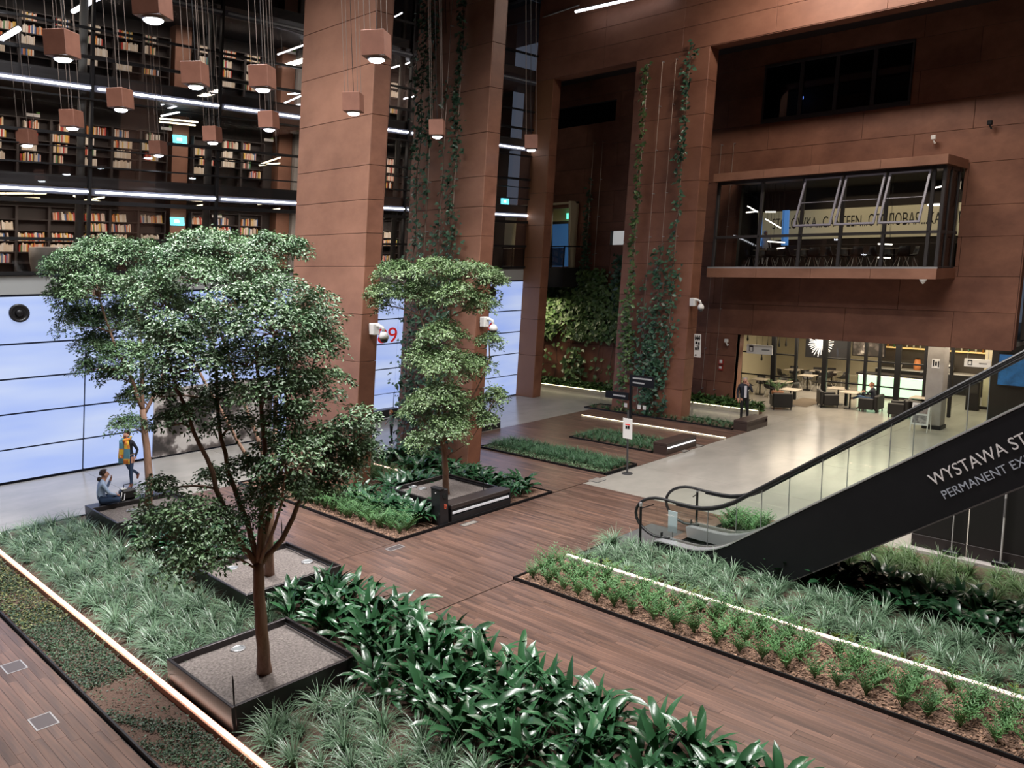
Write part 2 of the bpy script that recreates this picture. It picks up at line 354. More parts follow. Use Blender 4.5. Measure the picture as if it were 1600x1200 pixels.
t = thing('info_screen', 'narrow upright blue-lit screen beside the bare pier behind the trees', 'screen', (15.75, 26.4, 0))
MB().box(15.6, 15.95, 26.4, 26.48, .0, 1.75, c=.01).build('stand', mat('rust_box', (.25, .08, .03), .6), t); MB().box(15.72, 15.86, 26.385, 26.4, .8, 1.5).build('display', mat('blue_display', (.1, .2, .8), .3, emit=(.25, .4, 1), estr=2.0), t)
# ---- library behind the glass
LB = thing('wall_library', None, None, (12, 30.8, 6), kind='structure')
MB().box(-8, 31, 30.95, 31.2, 5.6, 18.6, k=K).build('wall_sheet', mat('library_wall', (.055, .05, .048), .75), LB)
for z in (5.72, 8.72, 11.78, 15.0):
    q = thing('floor_library', None, None, (10, 29, z), kind='structure'); MB().box(-8, 28.6, 27.12, 30.9, z, z+.34, k=K).build('floor_slab', mat('slab_edge', (.026, .024, .025), .6), q)
LP = thing('trim_2', None, None, (12, 30.6, 6), kind='structure')
for x0, x1 in ((4.0, 4.6), (12.74, 13.34), (17.1, 17.7), (21.6, 22.2)): MB().box(x0, x1, 30.45, 30.95, 6.06, 18.5, k=K).build('corten_pier', CORTENL, LP)
MB().box(17.75, 18.3, 30.3, 30.6, 6.06, 18.5, k=K).build('concrete_pier', CONCP, LP)
WG0 = thing('trim_1', None, None, (12, 27.4, 6), kind='structure')
for x in XB[2:9]: MB().tube([(x+K*z-.12, 27.45, z) for z in (6.06, 18.5)], .12, 10).build('round_column', mat('grey_column', (.14, .135, .125), .7), WG0, smooth=True)
GLASS = glass('facade_glass', (.95, .95, .96), .02)
WG = thing('window_1', None, None, (12, 27, 6.1), kind='structure')
ZR = [6.14, 9.0, 12.05, 15.3, 18.4]
for i in range(1, len(XB)-1):
    for j in range(4): MB().box(XB[i]+.02, XB[i+1]-.02, 26.99, 27.01, ZR[j]+.02, ZR[j+1]-.02, k=K).build('pane', GLASS, WG)
for x in XB[1:]: MB().box(x-.04, x+.04, 26.93, 27.08, 6.1, 18.4, k=K).build('mullion', BLACK, WG)
for z, h in ((6.1, .1), (7.1, .09), (8.2, .12), (9.32, .04), (10.2, .09), (9.85, .03), (12.5, .09), (13.35, .07), (11.3, .05), (15.9, .08)):
    MB().box(-7.6, 28.6, 26.88, 26.97, z, z+h, k=K).build('rail', BLACK, WG)
for z in (8.58, 11.66, 14.72):
    for i in range(2, len(XB)-1): MB().box(XB[i]+.16, XB[i+1]-.05, 26.91, 26.96, z-.028, z+.028, k=K).build('light_tube', LEDW if z < 14 else mat('dim_tube', (.3, .34, .4), .3), WG)
    MB().box(-7.6, 28.6, 26.97, 27.1, z-.10, z+.10, k=K).build('light_channel', mat('blue_grey_channel', (.06, .065, .09), .4), WG)
t = thing('air_duct', 'fat grey-blue air duct under the ceiling of the top library floor', 'duct', (15, 28.2, 15))
MB().tube([(13.2, 27.6, 15.15), (20, 27.6, 15.15)], .16, 12).build('duct_pipe', mat('duct_grey', (.12, .15, .21), .45), t, smooth=True)
# ---- right wall: portal frame with column and beam, recessed wall behind
PF = thing('wall_right', None, None, (28.4, 15, 0), kind='structure')
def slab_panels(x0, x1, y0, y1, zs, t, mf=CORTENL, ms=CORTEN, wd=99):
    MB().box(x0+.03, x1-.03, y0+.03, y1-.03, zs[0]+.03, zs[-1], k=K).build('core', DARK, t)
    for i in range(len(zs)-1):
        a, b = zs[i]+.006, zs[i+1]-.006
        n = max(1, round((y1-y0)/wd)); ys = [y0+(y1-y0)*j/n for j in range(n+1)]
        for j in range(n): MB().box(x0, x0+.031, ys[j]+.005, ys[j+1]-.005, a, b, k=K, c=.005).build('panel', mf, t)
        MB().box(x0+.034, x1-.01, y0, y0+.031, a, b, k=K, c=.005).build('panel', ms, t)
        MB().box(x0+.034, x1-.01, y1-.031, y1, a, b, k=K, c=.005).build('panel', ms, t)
BEAMM = mat('corten_beam', (.195, .080, .050), .5, .1, noise=((.5, .5, .8), (.275, .122, .076), 9, .15), bump=.16, rnd=.06, spec=.4)
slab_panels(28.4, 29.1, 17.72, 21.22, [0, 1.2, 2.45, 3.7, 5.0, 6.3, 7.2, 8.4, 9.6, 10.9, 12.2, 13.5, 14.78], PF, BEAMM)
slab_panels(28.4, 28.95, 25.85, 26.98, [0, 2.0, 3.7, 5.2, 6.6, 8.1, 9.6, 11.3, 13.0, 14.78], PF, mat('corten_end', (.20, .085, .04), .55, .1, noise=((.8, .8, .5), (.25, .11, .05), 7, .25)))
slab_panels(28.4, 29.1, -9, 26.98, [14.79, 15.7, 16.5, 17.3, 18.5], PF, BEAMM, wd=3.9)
MB().box(28.42, 29.1, -9, 26.98, 14.765, 14.79, k=K).build('soffit_panel', CORTEN, PF)
RW = thing('wall_recess', None, None, (31.9, 15, 0), kind='structure')
H_DOOR = (27.05, 28.6, 6.15, 9.13); H_SM = (23.6, 24.6, 7.2, 7.87); H_BAND = (24.8, 28.75, 13.17, 14.17); H_WIN = (11.15, 17.1, 12.1, 14.5); H_BAY = (9.05, 17.75, 6.15, 9.75); H_REST = (6.97, 17.35, 0, 3.25)
wall_x(RW, 31.9, 6.97, 31.0, [0, 1.15, 2.3, 3.25, 4.55, 5.8, 7.2, 8.3, 9.8, 11.0, 12.1, 13.3, 14.5, 15.6], CORTEN, [H_DOOR, H_SM, H_BAND, H_WIN, H_BAY, H_REST], 3.9)
MB().box(31.93, 32.5, 17.35, 17.38, 0, 3.25, k=K).build('jamb', CORTENL, RW)
MB().box(32.15, 32.3, 24.8, 28.75, 13.17, 14.17, k=K).build('dark_window_band', mat('black_glass', (.004, .004, .005), .1), RW)
MB().box(31.93, 32.3, 6.93, 6.97, 3.3, 15.5, k=K).build('end_panel', CORTEN, RW)
MB().box(37.0, 37.2, -9, 6.2, 0, 15.5, k=0).build('unlit_space_sheet', mat('void_black', (.006, .006, .007), .5), RW)  # black sheet standing in for the unlit space past the wall end
# dark upper window
W2 = thing('window_2', None, None, (31.9, 14, 13), kind='structure')
GDK = glass('dark_glass', (.6, .6, .62), .02)
FRM = mat('window_frame', (.030, .026, .027), .5)
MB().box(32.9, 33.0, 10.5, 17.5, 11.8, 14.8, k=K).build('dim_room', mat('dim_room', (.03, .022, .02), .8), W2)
for z0, z1 in ((12.1, 12.28), (14.38, 14.5)): MB().box(31.85, 31.97, 11.15, 17.1, z0, z1, k=K, c=.01).build('frame_rail', FRM, W2)
ys = [11.15, 12.55, 14.0, 15.45, 17.1]
for y in ys: MB().box(31.85, 31.97, max(11.15, y-.08), min(17.1, y+.08), 12.28, 14.38, k=K, c=.01).build('frame_post', FRM, W2)
for a, b in zip(ys, ys[1:]): MB().box(31.9, 31.91, a+.08, b-.08, 12.28, 14.38, k=K).build('pane', GDK, W2)
MB().box(32.5, 32.53, 15.62, 15.72, 13.0, 13.12, k=K).build('blue_lamp', mat('blue_lamp', (.1, .2, 1), .3, emit=(.15, .3, 1), estr=5), W2)
# ---- glazed canteen bay
W3 = thing('window_3', None, None, (29.9, 13.4, 6), kind='structure')
def wrap_box(z0, z1, x0, y0, y1, n):
    MB().box(x0+.03, 31.9, y0+.03, y1-.03, z0+.02, z1-.02, k=K).build('slab_core', DARK, W3)
    c = [y0+(y1-y0)*i/n for i in range(n+1)]
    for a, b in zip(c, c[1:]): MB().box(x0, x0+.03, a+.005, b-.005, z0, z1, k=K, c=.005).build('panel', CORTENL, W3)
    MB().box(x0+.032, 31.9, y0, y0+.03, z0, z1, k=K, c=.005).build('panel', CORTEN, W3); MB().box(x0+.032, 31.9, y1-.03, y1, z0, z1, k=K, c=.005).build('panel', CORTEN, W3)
    MB().box(x0+.01, 31.9, y0+.01, y1-.01, z0-.0, z0+.02, k=K).build('underside_panel', CORTEN, W3); MB().box(x0+.01, 31.9, y0+.01, y1-.01, z1-.02, z1, k=K).build('top_panel', CORTEN, W3)
wrap_box(5.74, 6.1, 29.75, 9.0, 17.85, 4); wrap_box(9.6, 9.92, 29.6, 8.95, 17.8, 4)
YB = [9.1, 9.45, 10.95, 12.5, 14.05, 15.75, 17.7]
for y in YB: MB().box(29.9, 30.02, y-.06, y+.06, 6.1, 9.6, k=K, c=.01).build('frame_post', FRM, W3)
for x in (30.6, 31.5): MB().box(x, x+.1, 9.06, 9.16, 6.1, 9.6, k=K, c=.01).build('frame_post', FRM, W3)
for z, h in ((6.1, .07), (7.3, .11), (9.48, .12)):
    MB().box(29.9, 30.0, 9.1, 17.7, z, z+h, k=K, c=.01).build('frame_rail', FRM, W3); MB().box(30, 31.9, 9.08, 9.15, z, z+h, k=K, c=.01).build('frame_rail', FRM, W3)
MB().box(29.78, 29.86, 9.0, 17.85, 6.1, 6.16, k=K).build('edge_strip', STEEL, W3)
GBAY = glass('bay_glass', (.95, .95, .93), .01)
OPEN = (2, 3, 4)
def sash(y0, y1, ang):
    s = MB(); h = 2.02; fr = MB(); g = MB()
    def q(dy0, dy1, d0, d1, th): return (dy0, dy1, d0, d1, th)
    def obox(mb, a, b, d0, d1, t0, t1):
        vs = []
        for d in (d0, d1):
            for y in (a, b):
                for t in (t0, t1):
                    x = 29.88+K*9.45 - math.sin(ang)*d - math.cos(ang)*t; z = 9.45-math.cos(ang)*d+math.sin(ang)*t; vs.append((x, y, z))
        mb.add(vs, [(0, 2, 3, 1), (4, 5, 7, 6), (0, 1, 5, 4), (2, 6, 7, 3), (0, 4, 6, 2), (1, 3, 7, 5)])
    obox(fr, y0, y0+.07, 0, h, 0, .06); obox(fr, y1-.07, y1, 0, h, 0, .06); obox(fr, y0+.07, y1-.07, 0, .07, 0, .06); obox(fr, y0+.07, y1-.07, h-.07, h, 0, .06); obox(fr, y0+.07, y1-.07, h*.5, h*.5+.03, .0, .03)
    obox(g, y0+.06, y1-.06, .06, h-.06, .02, .03)
    f = fr.build('open_sash', mat('sash_frame', (.20, .19, .23), .4), W3); 
    o = g.build('sash_pane', GBAY, f); 
    return f
for i in range(1, 6):
    a, b = YB[i]+.06, YB[i+1]-.06
    MB().box(29.95, 29.96, a, b, 6.17, 7.3, k=K).build('pane', GBAY, W3)
    if i in (1, 2, 3): sash(a, b, .46)
    else: MB().box(29.95, 29.96, a, b, 7.41, 9.48, k=K).build('pane', GBAY, W3)
MB().box(30.05, 31.9, 9.1, 9.11, 6.17, 9.48, k=K).build('pane', GBAY, W3)
# canteen room behind the bay
CA = thing('wall_canteen', None, None, (35, 13, 6), kind='structure')
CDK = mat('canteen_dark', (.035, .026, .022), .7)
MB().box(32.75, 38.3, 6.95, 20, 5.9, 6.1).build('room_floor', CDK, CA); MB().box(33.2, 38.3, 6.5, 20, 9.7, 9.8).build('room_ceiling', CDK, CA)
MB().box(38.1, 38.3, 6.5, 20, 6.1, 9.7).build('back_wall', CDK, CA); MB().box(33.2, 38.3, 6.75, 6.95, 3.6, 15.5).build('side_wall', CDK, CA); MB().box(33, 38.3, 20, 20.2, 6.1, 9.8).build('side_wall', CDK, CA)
t = thing('canteen_sign', 'long cream wall band lettered with the word canteen in four languages', 'sign', (38.05, 14.5, 8))
MB().box(38.04, 38.09, 9.6, 19.6, 7.4, 8.75).build('band', mat('cream_band', (.75, .68, .46), .6, emit=(1, .86, .55), estr=.12), t)
text('lettering', 'STOŁÓWKA...CANTEEN...СТОЛОВАЯ...KANTINE...', t, (38.035, 18.85, 7.92), (0, -1, 0), (0, 0, 1), .72, mat('dark_letter', (.008, .006, .005), .6), 9.0, ext=.003)
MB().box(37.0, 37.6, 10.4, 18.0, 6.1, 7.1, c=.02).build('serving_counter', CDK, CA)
BLU = mat('blue_lit_glass', (.05, .12, .3), .3, emit=(.10, .30, .75), estr=.6)
for y, w in ((18.75, .14), (17.5, .3)): tag(MB().box(36.6, 36.7, y-w/2, y+w/2, 7.1, 8.7).build('lit_panel', BLU), 'tall blue-lit panel at the left of the canteen, '+('narrower' if w < .3 else 'broader')+' of two', 'light panel')
# ================================================================= PLANTING BEDS, CURBS, PLANTERS
def bed(name, label, x0, x1, y0, y1, soil=SOIL, top=.05, sides='xXyY', h=.07):
    t = thing(name, label, 'planting bed', ((x0+x1)/2, (y0+y1)/2, 0), kind='structure')
    MB().box(x0, x1, y0, y1, -.18, top-.02).build('soil', soil, t)
    e = .03
    for s in sides:
        q = {'x': (x0-e, x0, y0-e, y1+e), 'X': (x1, x1+e, y0-e, y1+e), 'y': (x0-e, x1+e, y0-e, y0), 'Y': (x0-e, x1+e, y1, y1+e)}[s]
        MB().box(*q, -.18, h).build('steel_edging', BLACK, t)
    return t
bed('planting_bed', 'long planting bed on the left with four kinds of green plants', 3.81, 8.86, 1.0, 21.9, sides='xXY')
bed('planting_bed', 'planting bed around the two leaning piers and the single tree', 11.28, 16.74, 14.56, 21.9, soil=MULCH)
bed('planting_bed', 'mulched planting bed with rows of ferny seedlings beside the escalator', 11.5, 12.98, -1, 10.96, soil=MULCH, sides='xY')
bed('planting_bed', 'planting bed of strappy grass running under the escalator', 13.1, 18.6, -2, 10.0, sides='')
bed('planting_bed', 'narrow far planting bed of dark grass by the pole sign', 19.34, 20.95, 14.66, 20.1)
bed('planting_bed', 'short planting bed of grass behind the lit bench', 22.72, 24.4, 15.25, 18.8)
bed('planting_bed', 'planting bed of low grass at the foot of the portal column', 27.95, 29.05, 15.15, 22.3)
bed('planting_bed', 'wall bed under the ivy covered wall', 31.42, 31.88, 21.0, 29.6, top=.14, sides='')
bed('planting_bed', 'wall bed of ferns left of the restaurant opening', 31.6, 31.88, 15.9, 20.4, top=.14, sides='')
MB().box(14.4, 16.4, 9.72, 11.0, -.1, .008, c=.004).build('floor', mat('landing_steel', (.30, .30, .31), .38, .8), FL)
bpy.data.objects[-1] if False else None
def led(label, x0, x1, cuts, h, m, body, z0=0.0):
    t = thing('led_curb', label, 'light strip', ((x0+x1)/2, cuts[0], 0))
    MB().box(x0, x1, cuts[0], cuts[-1], z0, h, c=.006).build('curb', body, t)
    for a, b in zip(cuts, cuts[1:]): MB().box(x0+(x1-x0)*.24, x1-(x1-x0)*.24, a+.02, b-.02, h, h+.022, c=.004).build('light_tube', m, t)
ORG = mat('salmon_lit_curb', (.70, .34, .22), .5)  # salmon glow of the strip put into the curb colour
led('glowing salmon light strip along the left planting bed', 4.62, 4.74, [1.0, 3.2, 5.3, 7.4, 9.4, 11.56, 13.65, 15.75, 18.4, 20.9, 21.85], .13, LEDP, ORG)
led('glowing white light strip between the seedling rows and the strappy grass', 13.0, 13.1, [-1, 1.2, 3.4, 5.6, 7.8, 10.0, 10.9], .13, LEDP, mat('pink_lit_curb', (.5, .42, .40), .5))  # curb colour carries the tube's pink light
led('glowing light strip beside the planter of the single tree', 15.1, 15.2, [16.9, 18.8, 20.6], .12, LEDP, mat('pink_lit_curb', (.5, .42, .40), .5))
led('thin glowing line set in the far plank floor', 26.4, 26.47, [14.55, 17.4, 21.3], .02, LEDN, BLACK)
led('glowing light strip along the foot of the ivy wall', 31.3, 31.42, [21.0, 24, 27, 29.5], .16, LEDN, mat('cream_curb', (.5, .46, .36), .5))
led('glowing light strip along the fern bed left of the restaurant', 31.48, 31.58, [15.9, 18, 20.2], .16, LEDN, mat('cream_curb', (.5, .46, .36), .5))
PLM = mat('planter_steel', (.055, .050, .052), .32, .75)
def planter(label, x0, y0, rings, stake=None, seat=False):
    x1, y1, h, w = x0+2.06, y0+2.02, .475, .055
    t = thing('tree_planter', label, 'planter', ((x0+x1)/2, (y0+y1)/2, 0), group='square steel tree planters')
    MB().box(x0, x0+w, y0, y1, 0, h, c=.008).build('side_panel', PLM, t); MB().box(x1-w, x1, y0, y1, 0, h, c=.008).build('side_panel', PLM, t)
    MB().box(x0+w, x1-w, y0, y0+w, 0, h, c=.008).build('side_panel', PLM, t)
    if seat: MB().box(x0+.002, x1-.002, y1-.40, y1+.01, 0.02, h+.004, c=.01).build('seat', PLM, t)
    else: MB().box(x0+w, x1-w, y1-w, y1, 0, h, c=.008).build('side_panel', PLM, t)
    n = 16; yy1 = y1-(.4 if seat else w); V = []; F = []
    for i in range(n+1):
        for j in range(n+1):
            u, v = i/n, j/n; d = min(u, 1-u, v, 1-v)
            V.append((x0+w+(x1-x0-2*w)*u, y0+w+(yy1-y0-w)*v, .36+.03*min(1, d*6)+random.uniform(-.008, .008)))
    for i in range(n):
        for j in range(n): a = i*(n+1)+j; F.append((a, a+n+1, a+n+2, a+1))
    MB().add(V, F).build('gravel_fill', GRAVEL, t, smooth=True)
    for x in (x1-w-.05, ): MB().tube([(x, y0+.1, .42), (x, yy1-.05, .42)], .014, 6).build('drip_hose', BLACK, t)
    for rx, ry in rings:
        MB().lathe([(.085, .38), (.085, .41), (.115, .405), (.12, .385)], (rx, ry, 0), 20).build('uplight_ring', STEEL, t, smooth=True, fix=True)
        MB().lathe([(.086, .398), (.001, .398)], (rx, ry, 0), 16, cap=False).build('uplight_lens', mat('lens_grey', (.25, .27, .28), .15), t)
    if stake: MB().lathe([(.012, .3), (.012, .72), (.005, .80)], (stake[0], stake[1], 0), 8).build('moisture_probe', BLACK, t, fix=True)
    return t
def zp(x, y, z): q = P(x, y, z); return (q[0], q[1])
planter('black steel planter of the nearest tree, front side lit by the light strip', 4.78, 9.85, [zp(372, 1013, .4)], zp(366, 1100, .38))
planter('black steel planter of the middle tree beside the plank walkway', 6.8, 13.2, [zp(480, 877, .4), zp(363, 887, .4)], zp(441, 840, .38))
planter('black steel planter with a seat on which a person sits', 6.84, 19.25, [zp(205, 797, .4)], None, True)
planter('black steel planter of the single tree behind the litter bin', 13.0, 14.95, [zp(660, 763, .4), zp(645, 760, .4)], (14.75, 15.2))
# ---- benches
BTOP = mat('dark_bench_wood', (.035, .028, .027), .4)
def bench(label, x0, x1, y0, y1, h, lit, wood=BTOP, body=CHAR):
    t = thing('bench', label, 'bench', ((x0+x1)/2, (y0+y1)/2, 0))
    MB().box(x0, x1, y0, y1, h-.10, h, c=.01).build('seat', wood, t)
    MB().box(x0, x1, y0+.05, y1, .0, h-.105, c=.006).build('body', body, t)
    MB().box(x0+.0, x0+.03, y0, y0+.05, 0, h-.105).build('end_panel', body, t); MB().box(x1-.03, x1, y0, y0+.05, 0, h-.105).build('end_panel', body, t)
    MB().box(x0+.03, x1-.03, y0, y0+.05, 0, h*.42).build('kick_panel', body, t)
    if lit is not None: MB().box(x0+.04, x1-.04, y0+.012, y0+.048, h*.5, h*.62, c=.004).build('light_strip', lit, t)
    return t
LGREY = mat('pale_diffuser', (.62, .63, .66), .3, emit=(.9, .92, 1), estr=.16)
bench('long black bench with a pale strip beside the litter bin', 13.02, 15.12, 14.56, 14.94, .475, LGREY)
bench('dark wooden bench with a bright white light strip on the far plank floor', 22.75, 24.6, 14.68, 15.22, .40, mat('white_diffuser', (.8, .8, .85), .3, emit=(1, 1, 1), estr=.8), mat('brown_bench', (.045, .028, .024), .45), mat('brown_bench', (.045, .028, .024), .45))
bench('dark wooden box bench behind which a suited man stands', 28.0, 29.65, 14.55, 15.12, .40, None, mat('brown_bench', (.045, .028, .024), .45), mat('brown_bench', (.045, .028, .024), .45))
bench('low dark bench far back by the lit wall right of the single tree', 20.9, 22.3, 22.0, 22.5, .40, LGREY)
# ---- litter bin
t = thing('litter_bin', 'narrow black litter bin with a red emblem at the end of the black bench', 'bin', (12.8, 14.7, 0))
MB().box(12.66, 12.93, 14.57, 14.9, 0, .92, c=.008).build('body', CHAR, t); MB().box(12.65, 12.80, 14.56, 14.91, .92, .97, c=.006).build('hood', CHAR, t)
MB().lathe([(.07, 0), (.07, -.012), (.001, -.012)], (12.82, 14.568, .76), 18, axis='y').build('opening', mat('hole_black', (.002, .002, .002), .9), t)
REM = mat('red_emblem', (.55, .10, .05), .6)
m = MB()
for a, b in (((-.035, -.05), (-.035, .05)), ((-.035, .05), (.02, .05)), ((.03, .04), (.03, -.03)), ((.02, -.05), (-.02, -.05)), ((-.01, .0), (.03, .01))): m.tube([(12.83+a[0], 14.562, .50+a[1]), (12.83+b[0], 14.562, .50+b[1])], .009, 5)
m.build('emblem', REM, t)
MB().lathe([(.018, 0), (.018, -.008), (.001, -.008)], (12.655, 14.72, .84), 12, axis='x').build('label_dot', WHITE, t)
# ---- signs on the floor
t = thing('pole_sign', 'white notice board on a grey floor pole by the far grass bed', 'sign', (19.94, 14.26, 0))
PG = mat('pole_grey', (.085, .085, .09), .4, .5)
MB().lathe([(.17, 0), (.17, .015), (.03, .03), (.03, 1.95)], (19.94, 14.26, 0), 16).build('pole', PG, t, fix=True)
bx, by = 19.90, 14.24
MB().box(bx-.01, bx+.01, by-.17, by+.17, 1.10, 1.72, c=.003).build('board', WHITE, t)
MB().box(bx-.016, bx-.011, by-.09, by+.08, 1.52, 1.55).build('red_line', RED, t); MB().box(bx-.016, bx-.011, by-.08, by-.01, 1.40, 1.50).build('figure', BLACK, t); MB().box(bx-.016, bx-.011, by+.005, by+.07, 1.40, 1.49).build('figure', BLACK, t)
t = thing('direction_sign', 'black signpost with two black boards in front of the portal column', 'sign', (26.6, 18.9, 0))
MB().box(26.55, 26.65, 18.85, 18.95, 0, 1.95, c=.005).build('post', BLACK, t)
MB().box(26.5, 26.54, 17.75, 18.9, 1.5, 1.95, c=.004).build('board', BLACK, t); MB().box(26.5, 26.54, 18.95, 20.1, .9, 1.2, c=.004).build('board', BLACK, t)
wl = mat('white_letter', (.6, .6, .6), .6)
for z, a, b in ((1.83, 17.85, 18.75), (1.65, 18.2, 18.75), (1.05, 19.1, 19.7)): MB().box(26.492, 26.499, a, b, z-.03, z+.03).build('text_line', wl, t)
for a in (18.1, 18.35, 19.0): MB().box(26.48, 26.5, a, a+.14, .62, .78).build('tag_plate', WHITE, t)
def picto(mb, X, y, z, s, skirt=False):
    mb.lathe([(s*.16, 0), (s*.16, -.004), (.0005, -.004)], (X, y, z+s*.85), 10, axis='x')
    mb.prism([(y-s*.2, z+s*.65), (y+s*.2, z+s*.65), (y+(s*.3 if skirt else s*.16), z+s*.25), (y+s*.12, z+s*.25), (y+s*.12, z), (y-s*.12, z), (y-s*.12, z+s*.25), (y-(s*.3 if skirt else s*.16), z+s*.25)], X-.005, X)
for y0, y1, x, lab in ((17.40, 17.71, 29.0, 'white pictogram board projecting from the right side of the portal column'), (21.23, 21.50, 28.9, 'white pictogram board projecting from the left side of the portal column')):
    x += .3; t = thing('pictogram_sign', lab, 'sign', (x, (y0+y1)/2, 3))
    MB().box(x-.012, x+.012, y0, y1, 2.5, 3.45, c=.003).build('board', WHITE, t)
    m = MB(); w = y1-y0
    for i in range(3): picto(m, x-.013, y0+w*(.22+.28*i), 3.2, .2, i == 1)
    m.box(x-.018, x-.013, y0+w*.15, y0+w*.4, 3.02, 3.12); m.box(x-.018, x-.013, y0+w*.5, y0+w*.8, 3.05, 3.15); m.box(x-.018, x-.013, y0+w*.2, y0+w*.75, 2.98, 3.0)
    picto(m, x-.013, y0+w*.35, 2.8, .17); m.box(x-.018, x-.013, y0+w*.55, y0+w*.85, 2.80, 2.9); m.box(x-.018, x-.013, y0+w*.6, y0+w*.8, 2.56, 2.62)
    m.build('pictogram', BLACK, t)
for y0, y1, z0, z1, lab in ((16.1, 17.3, 2.38, 2.78, 'white hanging sign at the left of the restaurant opening'), (7.75, 8.62, 2.53, 2.82, 'white hanging sign right of the concrete pillar')):
    x = 33.0; t = thing('hanging_sign', lab, 'sign', (x, (y0+y1)/2, z1))
    MB().box(x-.03, x+.03, y0, y1, z0, z1, c=.005).build('board', WHITE, t)
    for y in (y0+.1, y1-.1): MB().tube([(x, y, z1), (x, y, 3.3)], .008, 5).build('rod', STEEL, t)
    h = z1-z0; ya = y1-.12
    m = MB(); m.box(x-.036, x-.03, ya-h*.5, ya, z0+h*.72, z0+h*.86); m.box(x-.036, x-.03, ya-h*.5, ya-h*.42, z0+h*.3, z0+h*.72); m.box(x-.036, x-.03, ya-h*.08, ya, z0+h*.3, z0+h*.72); m.box(x-.036, x-.03, ya-h*.5, ya, z0+h*.22, z0+h*.3); m.build('pictogram', BLACK, t)
    MB().box(x-.036, x-.03, y0+.12, y0+.12+(y1-y0)*.3, z0+h*.42, z0+h*.56).build('text_line', mat('grey_letter', (.2, .2, .2), .6), t)
t = thing('fire_sign', 'small red and white fire safety sign on the recessed wall', 'sign', (32.05, 18.0, 1.8))
for z, c in ((1.92, RED), (1.66, RED)):
    MB().box(32.0, 32.1, 17.91, 18.09, z, z+.2, k=0).build('plate', mat('sign_red', (.35, .03, .025), .6), t)
MB().box(31.99, 32.0, 17.92, 18.05, 1.98, 2.12).build('pictogram', WHITE, t); MB().box(31.99, 32.0, 17.94, 18.06, 1.73, 1.83).build('pictogram', WHITE, t)
# ---- surveillance cameras
def cctv(x, y, z, dx, dy, lab):
    t = thing('dome_camera', lab, 'camera', (x, y, z), group='white dome cameras')
    MB().box(-.11, .11, -.11, .11, -.16, .16, c=.02).build('mount_box', WHITE, t, local=True)
    MB().tube([(0, 0, .05), (dx*.17, dy*.17, .1), (dx*.30, dy*.30, .05), (dx*.34, dy*.34, -.08)], .045, 10).build('arm', WHITE, t, local=True, smooth=True)
    c = (dx*.34, dy*.34, -.2)
    MB().lathe([(.03, .14), (.10, .1), (.13, .02), (.13, -.06)], c, 16).build('housing', WHITE, t, local=True, smooth=True)
    MB().lathe([(.11, -.06), (.10, -.12), (.06, -.16), (.001, -.175)], c, 16).build('dome', mat('smoked_dome', (.05, .05, .055), .1), t, local=True, smooth=True)
def PYd(x, y, Y): d = ray(x, y); return EYE+d*Y/d[1]
q = PYd(585, 514, 18.28); cctv(q[0], q[1], q[2], .25, -.9, 'white dome camera on the bare pier beside the red number')
q = PYd(757, 503, 18.28); cctv(q[0], q[1], q[2], .25, -.9, 'white dome camera on the vine-covered pier beside the red letter')
q = PYd(1083, 472, 17.58); cctv(q[0], q[1], q[2], .1, -1, 'white dome camera on the right side of the portal column')
def smallcam(px, py, X, lab):
    d = ray(px, py); t_ = (X+K*EYE[2])/(d[0]-K*d[2]); q = EYE+d*t_
    t = thing('wall_camera', lab, 'camera', (q[0]-.12, q[1], q[2]))
    MB().box(-.06, .06, -.08, .08, .0, .16, c=.02).build('housing', WHITE, t, local=True); MB().tube([(.0, 0, .0), (.02, -.05, -.12), (.12, -.03, -.1)], .03, 8).build('bracket', WHITE, t, local=True)
    return t
smallcam(1137, 535, 31.78, 'small white camera on the recessed wall left of the restaurant'); smallcam(1460, 219, 31.78, 'small white camera above the right end of the glazed bay')
t = smallcam(1548, 196, 31.78, 'small black box on the recessed wall high at the right')
for c in t.children: c.data = c.data.copy(); c.data.materials.clear(); c.data.materials.append(BLACK)
t['category'] = 'wall box'
t = tag(MB().lathe([(.12, 0), (.1, -.06), (.02, -.16)], (30.15, 9.35, 5.74), 12).build('cone_speaker', WHITE, None, fix=True), 'small white cone under the right end of the bay', 'speaker')
# ---- floor hatches
for i, (px, py, w, l, lab) in enumerate(((68, 1127, .3, .42, 'small steel floor hatch in the near plank floor'), (22, 1042, .3, .4, 'small steel floor hatch at the left edge of the near plank floor'), (617, 856, .42, .22, 'small floor grille at the corner of the pier bed'), (933, 750, .42, .34, 'pale floor hatch at the corner of the concrete floor'), (1062, 703, .35, .6, 'grey floor hatch in front of the lit bench, nearer one'), (1083, 695, .35, .7, 'grey floor hatch in front of the lit bench, farther one'), (733, 818, .5, .2, 'flat floor vents in front of the black bench'))):
    q = P(px, py, .012); t = thing('floor_hatch', lab, 'floor hatch', (q[0], q[1], .0)); g = STEEL if i < 4 else PG
    z0, z1 = .003, .0165
    MB().box(-w/2, w/2, -l/2, l/2, z0, z1-.003).build('lid', mat('hatch_lid', (.12, .10, .10), .4, .4) if i < 3 else mat('hatch_conc', (.22, .2, .18), .5), t, local=True)
    for a in ((-w/2, w/2, -l/2, -l/2+.02), (-w/2, w/2, l/2-.02, l/2), (-w/2, -w/2+.02, -l/2+.02, l/2-.02), (w/2-.02, w/2, -l/2+.02, l/2-.02)): MB().box(*a, z0, z1).build('rim', g, t, local=True)
